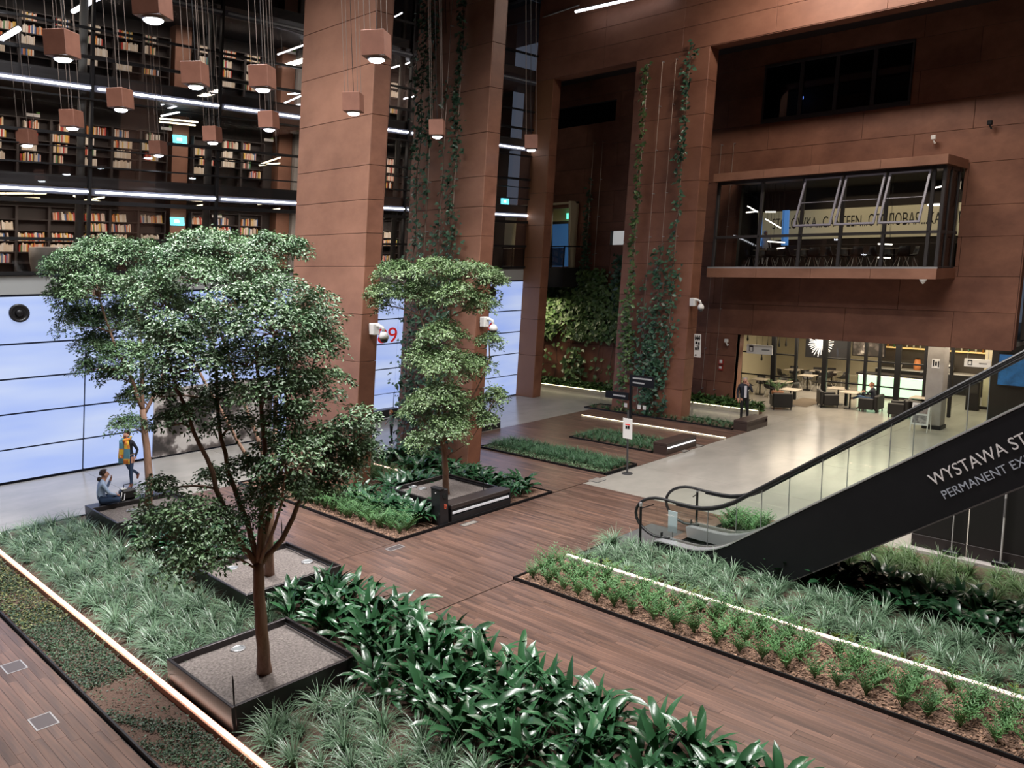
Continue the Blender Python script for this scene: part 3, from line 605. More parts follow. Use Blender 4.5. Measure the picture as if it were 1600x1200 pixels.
# ================================================================= ESCALATOR
ES = thing('escalator', 'black clad escalator with glass balustrades rising to the right', 'escalator', (15.6, 8, 0))
SL, T0, B0 = .70, 8.84, 6.89
YE = -.6
def topz(Y): 
    z = SL*(T0-Y); return .27 if Y > 9.0 else max(.27, z) if Y < 7.9 else .27+(9.0-Y)**2*.31+.0*z
tp = [(9.85, .12), (9.8, .24), (9.7, .27)]+[(y, topz(y)) for y in (9.0, 8.75, 8.5, 8.25, 8.0, 7.75, 7.0)]+[(YE, SL*(T0-YE))]
side = tp+[(YE, SL*(B0-YE)), (B0, 0), (9.85, 0)]
CLAD = mat('black_cladding', (.006, .006, .008), .5, .0, noise=(3, (.008, .008, .010), 4), spec=.25)
MB().prism(side, 14.75, 14.80, 'x').build('side_cladding', CLAD, ES, fix=True); MB().prism(side, 16.40, 16.45, 'x').build('side_cladding', CLAD, ES, fix=True)
MB().prism([(YE, SL*(B0-YE)), (B0, 0), (B0+.1, 0), (YE, SL*(B0-YE)+.05)], 14.8, 16.4, 'x').build('soffit_cladding', CLAD, ES, fix=True)
MB().prism([(YE, SL*(B0-YE)-.012), (B0, -.002), (B0-.02, .03), (YE, SL*(B0-YE)+.03)], 14.742, 14.75, 'x').build('edge_strip', mat('edge_grey', (.10, .09, .09), .4, .5), ES, fix=True)
for x0, x1 in ((14.74, 15.12), (16.08, 16.46)):
    a = [(y, z+.004) for y, z in tp[1:]]; b = [(y, z+.03) for y, z in tp[1:]][::-1]
    MB().prism(a+b, x0, x1, 'x').build('steel_deck', STEEL, ES, fix=True)
for x in (15.12, 16.06): MB().prism([(y, z+.02) for y, z in tp[1:]]+[(YE, SL*(T0-YE)-.35), (7.6, .55), (8.4, .05), (9.75, .0)], x, x+.02, 'x').build('skirt_panel', STEEL, ES, fix=True)
EG = glass('escalator_glass', (.93, .96, .94), .0)
def hz(Y): return topz(Y)+.90
for x, nm in ((14.98, 0), (16.22, 1)):
    ys = [9.75, 8.6, 7.4, 6.2, 5.0, 3.8, 2.6, 1.4, .2, YE]
    for a, b in zip(ys, ys[1:]):
        n = 5; yy = [a+(b-a)*i/n for i in range(n+1)]; lo = [(y-.006*(i == n)+0, topz(y)+.03) for i, y in enumerate(yy)]; hi = [(y, hz(y)-.03) for y in yy][::-1]
        MB().prism(lo+hi, x-.006, x+.006, 'x').build('glass_panel', EG, ES, fix=True)
        MB().prism([(b, topz(b)+.03), (b+.012, topz(b)+.03), (b+.012, hz(b)-.03), (b, hz(b)-.03)], x-.008, x+.008, 'x').build('glass_joint', mat('joint_grey', (.25, .26, .25), .3), ES, fix=True)
    n = 12; arc = [(9.75+.72*math.sin(w)*.95, .27+.45-.45*math.cos(w)) for w in [math.pi*i/n for i in range(n+1)]]
    MB().prism([(9.75, .3)]+arc+[(9.75, 1.14)], x-.006, x+.006, 'x').build('newel_glass', EG, ES, fix=True)
    path = [(x, 9.55, .32)]+[(x, 9.75+.74*math.sin(w)*.95, .27+.46-.46*math.cos(w)-.0) for w in [math.pi*i/n for i in range(1, n+1)]]+[(x, y, hz(y)) for y in (9.4, 9.0, 8.75, 8.5, 8.25, 8, 7.75, 7.4, 7.0, 6)]+[(x, YE, hz(YE))]
    MB().tube(path, .034, 8).build('handrail', mat('rubber_black', (.012, .012, .013), .45), ES, smooth=True)
    MB().tube([(p[0], p[1], p[2]-.05) for p in path[13:]], .018, 6).build('rail_profile', mat('dark_steel', (.08, .08, .085), .35, .8), ES, smooth=True)
    for y in (9.5, 9.75): MB().box(x-.03, x+.03, y-.015, y+.015, .26, .42 if y > 9.6 else .30, c=.004).build('rail_entry', BLACK, ES)
stp = MB(); y = 8.3; z = .02
MB().box(15.14, 16.06, 8.3, 9.75, .0, .03).build('comb_plate', mat('landing_steel', (.30, .30, .31), .38, .8), ES)
for i in range(18):
    MB().box(15.14, 16.06, y-.4, y+.02, z-.1 if z > .2 else 0, z+.03, c=.006).build('step', mat('step_grey', (.06, .06, .065), .5, .6), ES); y -= .4; z += .28 if i > 1 else .12
YEL = mat('yellow_comb', (.7, .45, .08), .5)
for x in (15.2, 15.7): MB().box(x, x+.3, 8.5, 8.53, .031, .036).build('comb_marking', YEL, ES)
MB().box(15.15, 16.05, 8.36, 8.42, .031, .05).build('step_light', mat('step_led', (1, 1, 1), .4, emit=(1, 1, 1), estr=2.5), ES)
uy, uz = -1/math.hypot(1, SL), SL/math.hypot(1, SL)
LETW = mat('silver_letter', (.62, .58, .58), .5); LETG = mat('grey_blue_letter', (.34, .36, .42), .5)
text('lettering', 'WYSTAWA STAŁA', ES, (14.745, 4.30+(-.57*-.0)-.116, 2.75-.168), (0, uy, uz), (0, uz*1, -uy), .295, LETW, 2.13, ext=.003)
text('lettering', 'PERMANENT EXHIBITION', ES, (14.745, 4.08-.083, 2.5-.119), (0, uy, uz), (0, uz, -uy), .21, LETG, 2.22, ext=.003)
for x, y, h, lab in ((14.66, 10.1, 1.02, 'black barrier post with a chrome cap at the near side of the escalator entry'), (16.62, 9.85, .98, 'black barrier post at the far side of the escalator entry')):
    t = thing('barrier_post', lab, 'post', (x, y, 0)); MB().lathe([(.05, 0), (.05, .01), (.028, .02), (.028, h)], (x, y, 0), 12).build('post', BLACK, t, fix=True); MB().lathe([(.033, h-.0), (.033, h+.07), (.026, h+.09)], (x, y, 0), 12).build('cap', STEEL, t, fix=True)
    MB().tube([(x, y, h*.95), (x+(.35 if x < 15.5 else -.35), y-.1, h*.98)], .012, 6).build('bar', BLACK, t)
t = thing('notice_plate', 'pale blue-grey notice plate standing at the escalator entry', 'sign', (16.1, 10.45, 0))
q = at(1051, 816, (P(1051, 845, 0)-EYE)@FW*.98); MB().box(q[0]-.005, q[0]+.005, q[1]-.12, q[1]+.12, q[2]-.24, q[2]+.26, c=.002).build('plate', mat('pale_plate', (.52, .60, .64), .3), t); MB().tube([(q[0], q[1], 0), (q[0], q[1], q[2]-.2)], .01, 6).build('stand', STEEL, t)
# black partition behind the escalator
t = thing('black_partition', 'tall black panel partition standing behind the escalator', 'partition', (18.9, 2, 0))
for a in (5.72, 4.6, 3.5, 2.4, 1.3, .2, -.9): MB().box(18.86, 18.92, a-1.09, a, .38, 2.0, c=.004).build('panel', mat('partition_black', (.012, .010, .010), .5), t); MB().box(18.84, 18.92, a-1.09, a, .06, .37, c=.006).build('plinth_panel', mat('partition_plinth', (.020, .014, .013), .6), t)
MB().box(18.62, 18.82, -2, 5.9, 0, .10, c=.01).build('stone_curb', mat('pale_stone', (.42, .38, .36), .6), t)
for y, lab in ((4.87, 'thin upright light rod in front of the black partition, left one'), (3.93, 'thicker upright light rod in front of the black partition, right one')):
    r = .012 if y > 4.5 else .022; t = thing('light_rod', lab, 'lamp', (18.75, y, .1))
    MB().lathe([(r, .2), (r, 1.15)], (18.75, y, 0), 8).build('rod', mat('pale_rod', (.5, .48, .46), .35), t); MB().lathe([(r+.003, 1.15), (r+.003, 1.55)], (18.75, y, 0), 8).build('sleeve', mat('rod_grey', (.16, .15, .15), .4), t); MB().lathe([(r, 1.55), (r, 2.3)], (18.75, y, 0), 8).build('rod_top', mat('pale_rod', (.5, .48, .46), .35), t)
    MB().box(18.66, 18.84, y-.16, y+.16, .1, .2, c=.02).build('foot', BLACK, t)

# loose bark chips on the mulched strips
def chips(label, x0, x1, y0, y1, n):
    p = np.stack([RNG.uniform(x0, x1, n), RNG.uniform(y0, y1, n), RNG.uniform(.034, .05, n)], 1); d = RNG.normal(0, 1, (n, 3)); d[:, 2] *= .2; nn = np.array([0, 0, 1.])+RNG.normal(0, .4, (n, 3)); L_ = RNG.uniform(.03, .075, n)
    V, F = leafcards(p, d, nn, L_, L_*.6, .1, 0); tag(link('bark_chips', npmesh('bark_chips', V, F, mat('bark_chip', (.24, .145, .095), .9, 0, isl=.75))), label, 'bark mulch', None, 'stuff')
chips('loose bark chips between the ferny seedling rows', 11.52, 12.96, 1.0, 10.9, 9000); chips('loose bark chips in the front corner of the pier bed', 11.3, 13.0, 14.6, 19.6, 4500)
# ================================================================= TREES
def leafmat(name, col, col2, rough=.42, sc=2.0, isl=.35, spec=.5, trans=.12):
    m = mat(name, col, rough, 0, noise=(sc, col2, 3, .2), isl=isl, spec=spec); b = m.node_tree.nodes['Principled BSDF']
    return m
LEAF = leafmat('tree_leaf', (.065, .140, .066), (.150, .250, .115), .40, 1.2, .40, .6)
LEAFY = leafmat('tree_leaf_light', (.10, .18, .07), (.19, .28, .12), .40, 1.2, .35, .6)
BARK = mat('reddish_bark', (.20, .105, .068), .75, 0, noise=((14, 14, 3), (.33, .20, .14), 6), bump=.3)
def bez(a, b, n=5, sag=.0):
    a, b = np.array(a), np.array(b); m = (a+b)/2; m[2] += sag
    return [(1-t)**2*a+2*t*(1-t)*m+t*t*b for t in np.linspace(0, 1, n)]
def tree(label, base, D, stems, clumps, dens, leaf, lm, r0):
    t = thing('tree', label, 'tree', base, group='slender indoor trees in square planters'); tk = MB(); br = MB(); samples = []
    for si, (pl, ra, rb) in enumerate(stems):
        pts = [at(x, y, D+d) for x, y, d in pl]
        if si == 0: pts[0] = np.array(base)+np.array([0, 0, -.1])
        fine = []
        for a, b in zip(pts, pts[1:]): fine += [a+(b-a)*u for u in (0, .33, .66)]
        fine.append(pts[-1]); fine = [f+(RNG.normal(0, .012 if si else .003, 3) if 0 < i < len(fine)-1 else 0) for i, f in enumerate(fine)]
        R = list(np.linspace(ra, rb, len(fine)))
        if si == 0: R[0] *= 1.35; R[1] *= 1.08
        (tk if si == 0 else br).tube(fine, R, 9 if si == 0 else 6); samples += fine
    S = np.array(samples); LV = []; LF = []; off = 0
    for (x, y, rx, ry, dd) in clumps:
        c = at(x, y, D+dd); Rx, Rz = rx*(D+dd)/FPX, ry*(D+dd)/FPX
        ok = S[:, 2] < c[2]-Rz*.3; Q = S[ok] if ok.any() else S
        a = Q[np.argmin(np.linalg.norm(Q-c, axis=1)+.4*np.abs(Q[:, 2]-c[2]))]
        root = c-np.array([0, 0, Rz*.55]); br.tube(bez(a, root, 6, .12), list(np.linspace(.022, .010, 6)), 5)
        Rx *= 1.12; Rz *= 1.15; n = int(dens*max(18, Rx*Rz*330))
        d = unit(RNG.normal(0, 1, (n, 3))); d[:, 2] = np.where(RNG.random(n) < .72, np.abs(d[:, 2]), d[:, 2])
        rad = RNG.uniform(.35, 1.0, n)**.6
        sp = c+d*rad[:, None]*np.array([Rx, Rx*.9, Rz])
        sp[:, 2] -= .35*Rz*((sp[:, 0]-c[0])**2+(sp[:, 1]-c[1])**2)/(Rx*Rx)
        for p in sp[::2]: br.tube(bez(root, p, 3, .03), [.006, .004, .002], 3, cap=False)
        m = 30; N = n*m
        nr = unit(np.array([0, 0, 1.0])+d*.45+RNG.normal(0, .25, (n, 3))); e1 = unit(np.cross(nr, [1, .3, .1])); e2 = np.cross(nr, e1)
        w = RNG.uniform(0, 2*np.pi, (n, m)); q = np.sqrt(RNG.random((n, m)))*RNG.uniform(.10, .21, (n, 1))
        rd = e1[:, None]*np.cos(w)[..., None]+e2[:, None]*np.sin(w)[..., None]
        pos = sp[:, None]+rd*q[..., None]+nr[:, None]*RNG.normal(0, .025, (n, m, 1))-np.array([0, 0, 1])*(q**2*1.4)[..., None]
        dr = rd+RNG.normal(0, .35, (n, m, 3)); nn = nr[:, None]+RNG.normal(0, .35, (n, m, 3))
        V, F = leafcards(pos.reshape(-1, 3), dr.reshape(-1, 3), nn.reshape(-1, 3), RNG.uniform(.8, 1.3, N)*leaf, RNG.uniform(.45, .7, N)*leaf, .15, .2)
        LV.append(V); LF.append(F+off); off += len(V)
    tk.build('trunk', BARK, t, smooth=True); br.build('branches', BARK, t, smooth=True)
    me = npmesh('crown', np.concatenate(LV)-np.array(base), np.concatenate(LF), lm); o = link('crown', me, t); o['kind'] = 'stuff'
    return t
tree('nearest slender tree with a broad many-stemmed crown in the front planter', (5.71, 10.63, .36), 11.55,
     [([(413, 1045, 0), (409, 985, 0), (405, 930, 0), (404, 880, 0)], .095, .075),
      ([(404, 885, 0), (370, 840, -.1), (345, 785, -.2), (322, 715, -.3), (292, 650, -.3), (262, 560, -.3)], .05, .018),
      ([(404, 880, 0), (384, 815, .1), (358, 735, .2), (342, 660, .3), (338, 570, .3), (330, 490, .3)], .05, .016),
      ([(404, 880, 0), (411, 800, -.1), (415, 720, -.2), (408, 640, -.2), (400, 540, -.2)], .055, .018),
      ([(405, 885, 0), (440, 842, .1), (466, 790, .2), (492, 742, .3), (520, 690, .3), (548, 650, .3)], .045, .014),
      ([(405, 880, 0), (430, 765, .3), (452, 690, .4), (480, 620, .4), (492, 560, .4)], .045, .014),
      ([(404, 890, 0), (365, 870, -.3), (330, 880, -.5)], .022, .008), ([(405, 885, 0), (430, 820, -.4), (445, 760, -.6), (450, 700, -.7)], .03, .01)],
     [(430, 452, 68, 24, .2), (372, 470, 58, 28, -.2), (490, 488, 42, 36, .3), (330, 515, 55, 32, .1), (425, 505, 70, 32, -.4), (268, 520, 40, 28, -.3), (300, 565, 55, 32, -.4), (385, 555, 60, 34, .3), (455, 552, 58, 34, -.2), (502, 530, 34, 28, .4), (470, 600, 46, 26, .5), (508, 592, 38, 24, .2), (252, 582, 34, 26, -.2), (420, 610, 50, 24, -.5), (352, 615, 40, 22, .4), (548, 682, 38, 28, .3), (500, 690, 48, 28, -.1), (458, 722, 50, 32, -.6), (520, 722, 42, 26, .4), (442, 768, 42, 28, -.4), (490, 765, 34, 22, .2), (300, 795, 50, 22, -.6), (352, 815, 44, 24, -.4), (266, 832, 44, 22, -.5), (322, 852, 55, 24, -.7), (296, 882, 40, 18, -.8), (402, 770, 30, 20, .2), (272, 655, 30, 18, -.2), (440, 655, 34, 20, -.3), (250, 610, 32, 20, .1), (300, 640, 36, 20, -.3), (364, 662, 36, 18, .2), (470, 648, 36, 24, -.3), (428, 690, 30, 18, .5), (336, 742, 26, 14, .2), (384, 722, 24, 14, -.2), (560, 650, 26, 20, .1), (234, 805, 28, 14, -.3), (576, 700, 22, 16, .4), (540, 735, 26, 18, .1), (250, 760, 26, 16, -.3)],
     .95, .062, LEAF, .1)
tree('second tree standing in the middle planter behind the nearest tree, top reaching highest', (7.75, 14.05, .36), 15.35,
     [([(420, 895, 0), (421, 830, 0), (425, 750, 0), (430, 670, 0)], .085, .06), ([(430, 670, 0), (432, 570, .1), (424, 470, .1), (428, 400, .1)], .045, .015),
      ([(426, 745, 0), (385, 640, .2), (338, 500, .3), (310, 410, .3)], .045, .015), ([(424, 780, 0), (372, 690, -.3), (300, 560, -.5), (255, 470, -.5)], .04, .013)],
     [(312, 384, 58, 26, .2), (272, 400, 38, 22, -.1), (355, 388, 48, 24, .4), (420, 384, 44, 20, .2), (460, 390, 30, 18, .4), (300, 428, 58, 26, -.4), (362, 428, 48, 26, .1), (248, 468, 46, 28, -.4), (302, 485, 48, 26, .3), (236, 438, 36, 22, .2), (400, 415, 40, 20, -.3), (232, 520, 34, 22, -.2)],
     1.1, .062, LEAF, .09)
tree('third tree farthest left with its trunk rising beside the seated person', (7.71, 19.75, .36), 19.2,
     [([(236, 805, 0), (234, 760, 0), (229, 700, 0), (223, 640, 0)], .10, .07), ([(223, 640, 0), (200, 580, -.2), (172, 520, -.3), (150, 440, -.4)], .05, .016),
      ([(223, 640, 0), (222, 560, .2), (214, 480, .2), (192, 410, .2)], .05, .016), ([(224, 650, 0), (250, 600, .2), (262, 540, .4), (262, 460, .4)], .045, .014)],
     [(118, 412, 42, 28, -.3), (165, 396, 50, 26, .2), (216, 398, 44, 24, .3), (104, 455, 26, 26, -.2), (150, 448, 48, 28, -.5), (124, 498, 36, 22, -.2), (150, 538, 28, 20, .1), (186, 500, 42, 28, .3), (136, 572, 18, 14, 0), (196, 558, 36, 26, -.3), (226, 448, 42, 26, .2), (210, 618, 24, 16, .2), (200, 660, 22, 14, -.2), (96, 420, 22, 22, .2), (176, 585, 22, 14, .3), (250, 540, 26, 20, .3)],
     1.2, .066, LEAF, .1)
tree('single yellow-green tree in front of the vine-covered pier', (13.87, 15.71, .36), 20.9,
     [([(697, 770, 0), (696, 735, 0), (694, 705, 0), (690, 680, 0)], .085, .065), ([(690, 680, 0), (681, 620, .1), (672, 540, .1), (650, 470, 0)], .045, .014), ([(690, 680, 0), (700, 600, -.2), (703, 520, -.2), (706, 440, -.1)], .045, .014),
      ([(694, 690, 0), (720, 650, .2), (745, 610, .3), (765, 560, .3)], .035, .012), ([(695, 715, 0), (730, 692, .2), (760, 655, .2)], .022, .009), ([(692, 690, 0), (668, 665, .1), (650, 640, .1)], .02, .008)],
     [(620, 425, 38, 18, .1), (680, 420, 44, 17, -.2), (735, 424, 44, 19, .2), (768, 440, 24, 20, .3), (600, 455, 26, 16, -.1), (650, 458, 42, 20, .3), (712, 458, 38, 20, -.3), (752, 474, 26, 16, .2), (692, 520, 36, 20, -.2), (660, 550, 26, 18, .2), (700, 568, 48, 24, -.3), (740, 572, 32, 18, .3), (690, 620, 42, 24, -.3), (732, 640, 28, 20, .2), (650, 640, 24, 20, .3), (655, 690, 22, 18, -.2), (700, 668, 36, 22, -.4), (770, 620, 22, 18, .3), (762, 655, 16, 12, .2), (764, 530, 20, 12, .3), (596, 470, 16, 12, 0)],
     1.0, .07, LEAFY, .09)
# ================================================================= ASPIDISTRA
ASP = mat('broad_dark_leaf', (.018, .066, .027), .25, 0, noise=(4, (.038, .115, .046), 3, .25), rnd=.38, spec=.6)
ASPI = mat('broad_dark_leaf_clump', (.014, .060, .026), .27, 0, noise=(4, (.034, .110, .044), 3, .25), isl=.38, spec=.6)
def blade_pts(L, W, lean, bend, n=6, twist=0.0, stalk=.25):
    """arching lance-shaped blade growing from the origin towards +x"""
    V = []; p = np.array([0, 0, 0.]); a = math.radians(90-lean)
    for i in range(n+1):
        u = i/n; w = 0.012 if u < .01 else W*.5*max(0.02, math.sin(math.pi*min(1, max(0, (u-stalk*.6)/(1-stalk*.6))))**.75 if u > stalk*.6 else .12)
        if i == n: w = .002
        nx = np.array([-math.sin(a), 0, math.cos(a)]); tw = twist*u; sd = np.array([0, math.cos(tw), 0])+nx*math.sin(tw)
        V += [p+sd*w+nx*w*.30, p.copy(), p-sd*w+nx*w*.30]
        p = p+np.array([math.cos(a), 0, math.sin(a)])*L/n; a -= math.radians(bend)/n
    F = []
    for i in range(n):
        b = i*3; F += [(b, b+1, b+4, b+3), (b+1, b+2, b+5, b+4)]
    return np.array(V), F
ABL = []
for i in range(7):
    V, F = blade_pts(random.uniform(.62, .86), random.uniform(.10, .135), random.uniform(8, 30), random.uniform(50, 115), 6, random.uniform(-.7, .7)); ABL.append(MB().add(V, F).mesh('leaf', ASP, smooth=True))
def aspidistra(x, y, label, group, n=12, z=.03, sc=1.0):
    t = thing('broadleaf_plant', label, 'plant', (x, y, z), 0, group); a0 = random.uniform(0, 6.28)
    for i in range(n):
        w = a0+i*2.399; o = link('leaf', random.choice(ABL), t, (.07*math.cos(w)*random.random(), .07*math.sin(w)*random.random(), 0))
        o.rotation_euler = (random.uniform(-.2, .2), random.uniform(-.28, .25), w+random.uniform(-.3, .3)); s = sc*random.uniform(.78, 1.12); o.scale = (s, s, s)
    return t
def spots(x0, x1, y0, y1, st, jit=.35):
    nx = max(1, round((x1-x0)/st)); ny = max(1, round((y1-y0)/st)); out = []
    for i in range(nx):
        for j in range(ny): out.append((x0+(i+.5+random.uniform(-jit, jit))*(x1-x0)/nx, y0+(j+.5+random.uniform(-jit, jit))*(y1-y0)/ny))
    return out
GA = 'broad-leaved plants in the hedge along the plank walkway'
for x, y in spots(6.65, 8.7, 3.2, 9.7, .44)+spots(7.1, 8.7, 9.8, 13.0, .44): aspidistra(x, y, 'broad-leaved dark green plant in the dense hedge along the plank walkway', GA, 14)
CLUMPS = []
for k_ in range(4):
    mb = MB()
    for i in range(13):
        V, F = blade_pts(random.uniform(.5, .7), random.uniform(.11, .145), random.uniform(5, 34), random.uniform(55, 120), 5, random.uniform(-.7, .7)); w = i*2.399+k_; c, s = math.cos(w), math.sin(w)
        mb.add([(a*c-b*s+.05*c, a*s+b*c+.05*s, z) for a, b, z in V], F)
    CLUMPS.append(mb.mesh('broadleaf_plant', ASPI, smooth=True))
def clump(x, y, label, group, sc=1.0, z=.03, meshes=None, name='broadleaf_plant', cat='plant'):
    o = link(name, random.choice(meshes or CLUMPS), None, (x, y, z)); o.rotation_euler = (0, 0, random.uniform(0, 6.28)); s = sc*random.uniform(.82, 1.15); o.scale = (s, s, s); return tag(o, label, cat, group)
for x, y in spots(6.95, 8.7, 15.4, 19.1, .45): clump(x, y, 'broad-leaved dark plant between the two rear planters on the left', 'broad-leaved plants between the left planters')
for x, y in spots(15.3, 16.6, 14.8, 21.2, .42)+spots(13.4, 15.0, 17.1, 18.2, .42): clump(x, y, 'broad-leaved plant in the bed around the piers behind the single tree', 'broad-leaved plants behind the single tree')
for x, y in spots(12.2, 12.95, 14.95, 18.2, .42): clump(x, y, 'broad-leaved plant left of the single tree planter', 'broad-leaved plants left of the single tree planter')
for x, y in spots(14.9, 16.2, 1.6, 7.0, .46): clump(x, y, 'broad-leaved plant in the shade under the escalator', 'broad-leaved plants under the escalator')
# ================================================================= STRAPPY GRASS TUFTS
GRS = mat('strappy_grass_blade', (.078, .152, .086), .36, 0, rnd=.2, noise=(3, (.160, .250, .150), 2, .25), spec=.6)
GRY = mat('light_grass_blade', (.080, .150, .050), .42, 0, rnd=.25, noise=(3, (.15, .23, .08), 2, .25), spec=.5)
def tuft_mesh(m, n=84, L=(.36, .60), W=.013, name='grass_tuft'):
    mb = MB()
    for i in range(n):
        Lb = random.uniform(*L); a = math.radians(random.uniform(42, 88)); w = random.uniform(0, 6.28); c, s = math.cos(w), math.sin(w); p = np.array([random.uniform(0, .03), 0, 0.]); V = []
        bend = math.radians(random.uniform(60, 145)); k_ = 4
        for j in range(k_+1):
            u = j/k_; ww = W*.5*(1-.85*u*u); V += [(p[0], ww, p[2]), (p[0], -ww, p[2]+ww*.5)]; p = p+np.array([math.cos(a), 0, math.sin(a)])*Lb/k_; a -= bend/k_
        mb.add([(x*c-y*s, x*s+y*c, z) for x, y, z in V], [(2*j, 2*j+1, 2*j+3, 2*j+2) for j in range(k_)])
    return mb.mesh(name, m, smooth=True)
TUF = [tuft_mesh(GRS) for _ in range(6)]; TUY = [tuft_mesh(GRY) for _ in range(4)]
tuf = []
for x, y in spots(4.9, 6.72, 12.0, 21.7, .335)+spots(6.8, 7.2, 12.0, 13.1, .33)+spots(8.0, 8.8, 12.9, 13.2, .33): tuf.append((x, y, 0, 'tuft of strappy grass in the left bed between the light strip and the rear planters', 'grass tufts behind the nearest planter'))
for x, y in spots(4.9, 6.55, 5.6, 9.7, .37): tuf.append((x, y, 0, 'tuft of strappy grass on bare soil in front of the nearest planter', 'grass tufts in front of the nearest planter'))
for x, y in spots(13.2, 14.68, 1.0, 10.7, .36, .42): tuf.append((x, y, 0, 'tuft of strappy grass between the right light strip and the escalator', 'grass tufts along the escalator'))
tuf.sort(key=lambda q: seen(q[0], q[1])); extra = tuf[296:]
for x, y, _z, lab, g in tuf[:296]: clump(x, y, lab, g, 1.0, .02, TUF, 'grass_tuft', 'grass tuft')
def merged(name, items, meshes, m, label, cat='grass', sc=1.0, group=None):
    VV = []; FF = []; off = 0
    for me in {id(a): a for a in meshes}.values(): pass
    dat = []
    for me in meshes:
        v = np.array([q.co[:] for q in me.vertices]); f = []
        for p in me.polygons: f.append(list(p.vertices)+([p.vertices[-1]] if len(p.vertices) == 3 else []))
        dat.append((v, np.array(f)))
    for x, y, z in items:
        v, f = random.choice(dat); w = random.uniform(0, 6.28); s = sc*random.uniform(.8, 1.15); c, n = math.cos(w)*s, math.sin(w)*s
        VV.append(np.stack([v[:, 0]*c-v[:, 1]*n+x, v[:, 0]*n+v[:, 1]*c+y, v[:, 2]*s+z], 1)); FF.append(f+off); off += len(v)
    o = link(name, npmesh(name, np.concatenate(VV), np.concatenate(FF), m, True)); return tag(o, label, cat, None, 'stuff')
GRI = mat('far_grass_blade', (.050, .125, .058), .45, 0, isl=.3); GRYI = mat('far_light_grass', (.095, .175, .06), .45, 0, isl=.3)
if extra: merged('strappy_grass', [(a[0], a[1], .02) for a in extra], TUF, GRI, 'remaining strappy grass at the outer edges of the beds')
merged('pale_strappy_grass', [(x, y, .02) for x, y in spots(16.3, 18.15, -1.5, 6.8, .34)], TUY, GRYI, 'pale green strappy grass in front of the black partition')
SHORT = [tuft_mesh(GRS, 44, (.22, .44), .012) for _ in range(3)]
merged('dark_grass', [(x, y, .02) for x, y in spots(19.75, 20.9, 14.75, 20.0, .2)], SHORT, GRI, 'dark grass filling the narrow far bed')
merged('dark_grass', [(x, y, .02) for x, y in spots(22.8, 24.3, 15.3, 18.7, .24)], SHORT, GRI, 'dark grass filling the short bed behind the lit bench')
merged('dark_grass', [(x, y, .02) for x, y in spots(28.0, 28.35, 15.2, 22.2, .24)+spots(28.4, 29, 15.2, 17.5, .26)], SHORT, GRI, 'dark grass at the foot of the portal column', sc=.9)
# ================================================================= FERNY SEEDLINGS
FRN = mat('ferny_leaf', (.070, .175, .065), .5, 0, rnd=.22, noise=(5, (.125, .26, .09), 2, .25)); FRY = mat('ferny_leaf_yellow', (.20, .28, .05), .5, 0, rnd=.25)
def fern_mesh(m, n=13, H=(.26, .50), name='ferny_seedling', up=80, LL=.085):
    Pp = []; Dd = []; Nn = []; Ll = []; ST = []
    for i in range(n):
        L = random.uniform(*H); w = i*2.399+random.uniform(-.3, .3); a = math.radians(random.uniform(up-16, up+9)); p = np.array([0, 0, 0.]); pts = [p]; k_ = 7
        for j in range(k_):
            d = np.array([math.cos(a)*math.cos(w), math.cos(a)*math.sin(w), math.sin(a)]); p = p+d*L/k_; a -= math.radians(7); pts.append(p); sd = np.array([-math.sin(w), math.cos(w), 0])
            if j > 0:
                for s in (1, -1): Pp.append(p); Dd.append(d*.7+sd*s); Nn.append(np.cross(d, sd)); Ll.append(LL*(1-.4*j/k_))
        ST.append(pts)
    V, F = leafcards(np.array(Pp), np.array(Dd), -np.array(Nn), np.array(Ll), np.array(Ll)*.30, .1, .2)
    S_ = MB()
    for q in ST: S_.tube(q, [.006]*(len(q)-1)+[.002], 3, cap=False)
    sv = np.array(S_.v); sf = np.array([(a, b, c) for a, b, c, d in S_.f]+[(a, c, d) for a, b, c, d in S_.f]); return npmesh(name, np.concatenate([V, sv]), np.concatenate([F, sf+len(V)]), m)
FE = [fern_mesh(FRN) for _ in range(6)]; FEY = [fern_mesh(FRY, 7, (.10, .19), LL=.05) for _ in range(4)]
row = 0
for x in (11.75, 12.05, 12.35, 12.64):
    for i in range(23):
        y = 10.72-i*.42+random.uniform(-.05, .05)
        if random.random() < .94: clump(x+random.uniform(-.05, .05), y, 'ferny green seedling in the mulched rows beside the plank walkway', 'ferny seedlings in mulched rows', 1.1, .02, FE, 'ferny_seedling', 'seedling')
for i in range(34): clump(13.24+random.uniform(-.03, .05), 10.8-i*.27, 'small yellow-green seedling along the right light strip', 'yellow-green seedlings along the light strip', 1.0, .02, FEY, 'ferny_seedling', 'seedling')
for x, y in spots(11.45, 12.25, 14.8, 19.6, .25): clump(x, y, 'ferny seedling in the front corner of the pier bed', 'ferny seedlings in the pier bed', 1.0, .02, FE, 'ferny_seedling', 'seedling')
for x, y in spots(13.5, 15.0, 18.6, 21.2, .42): clump(x, y, 'ferny plant between the two leaning piers', 'ferny plants between the piers', 1.0, .02, FE, 'ferny_seedling', 'seedling')
bed('planting_bed', 'small soil bed with ferny plants on the far side of the escalator', 16.75, 17.95, 8.3, 9.6, soil=SOIL)
for x, y in spots(16.9, 17.8, 8.45, 9.45, .36): clump(x, y, 'ferny plant seen through the escalator glass', 'ferny plants beyond the escalator', 1.25, .02, FE, 'ferny_seedling', 'seedling')
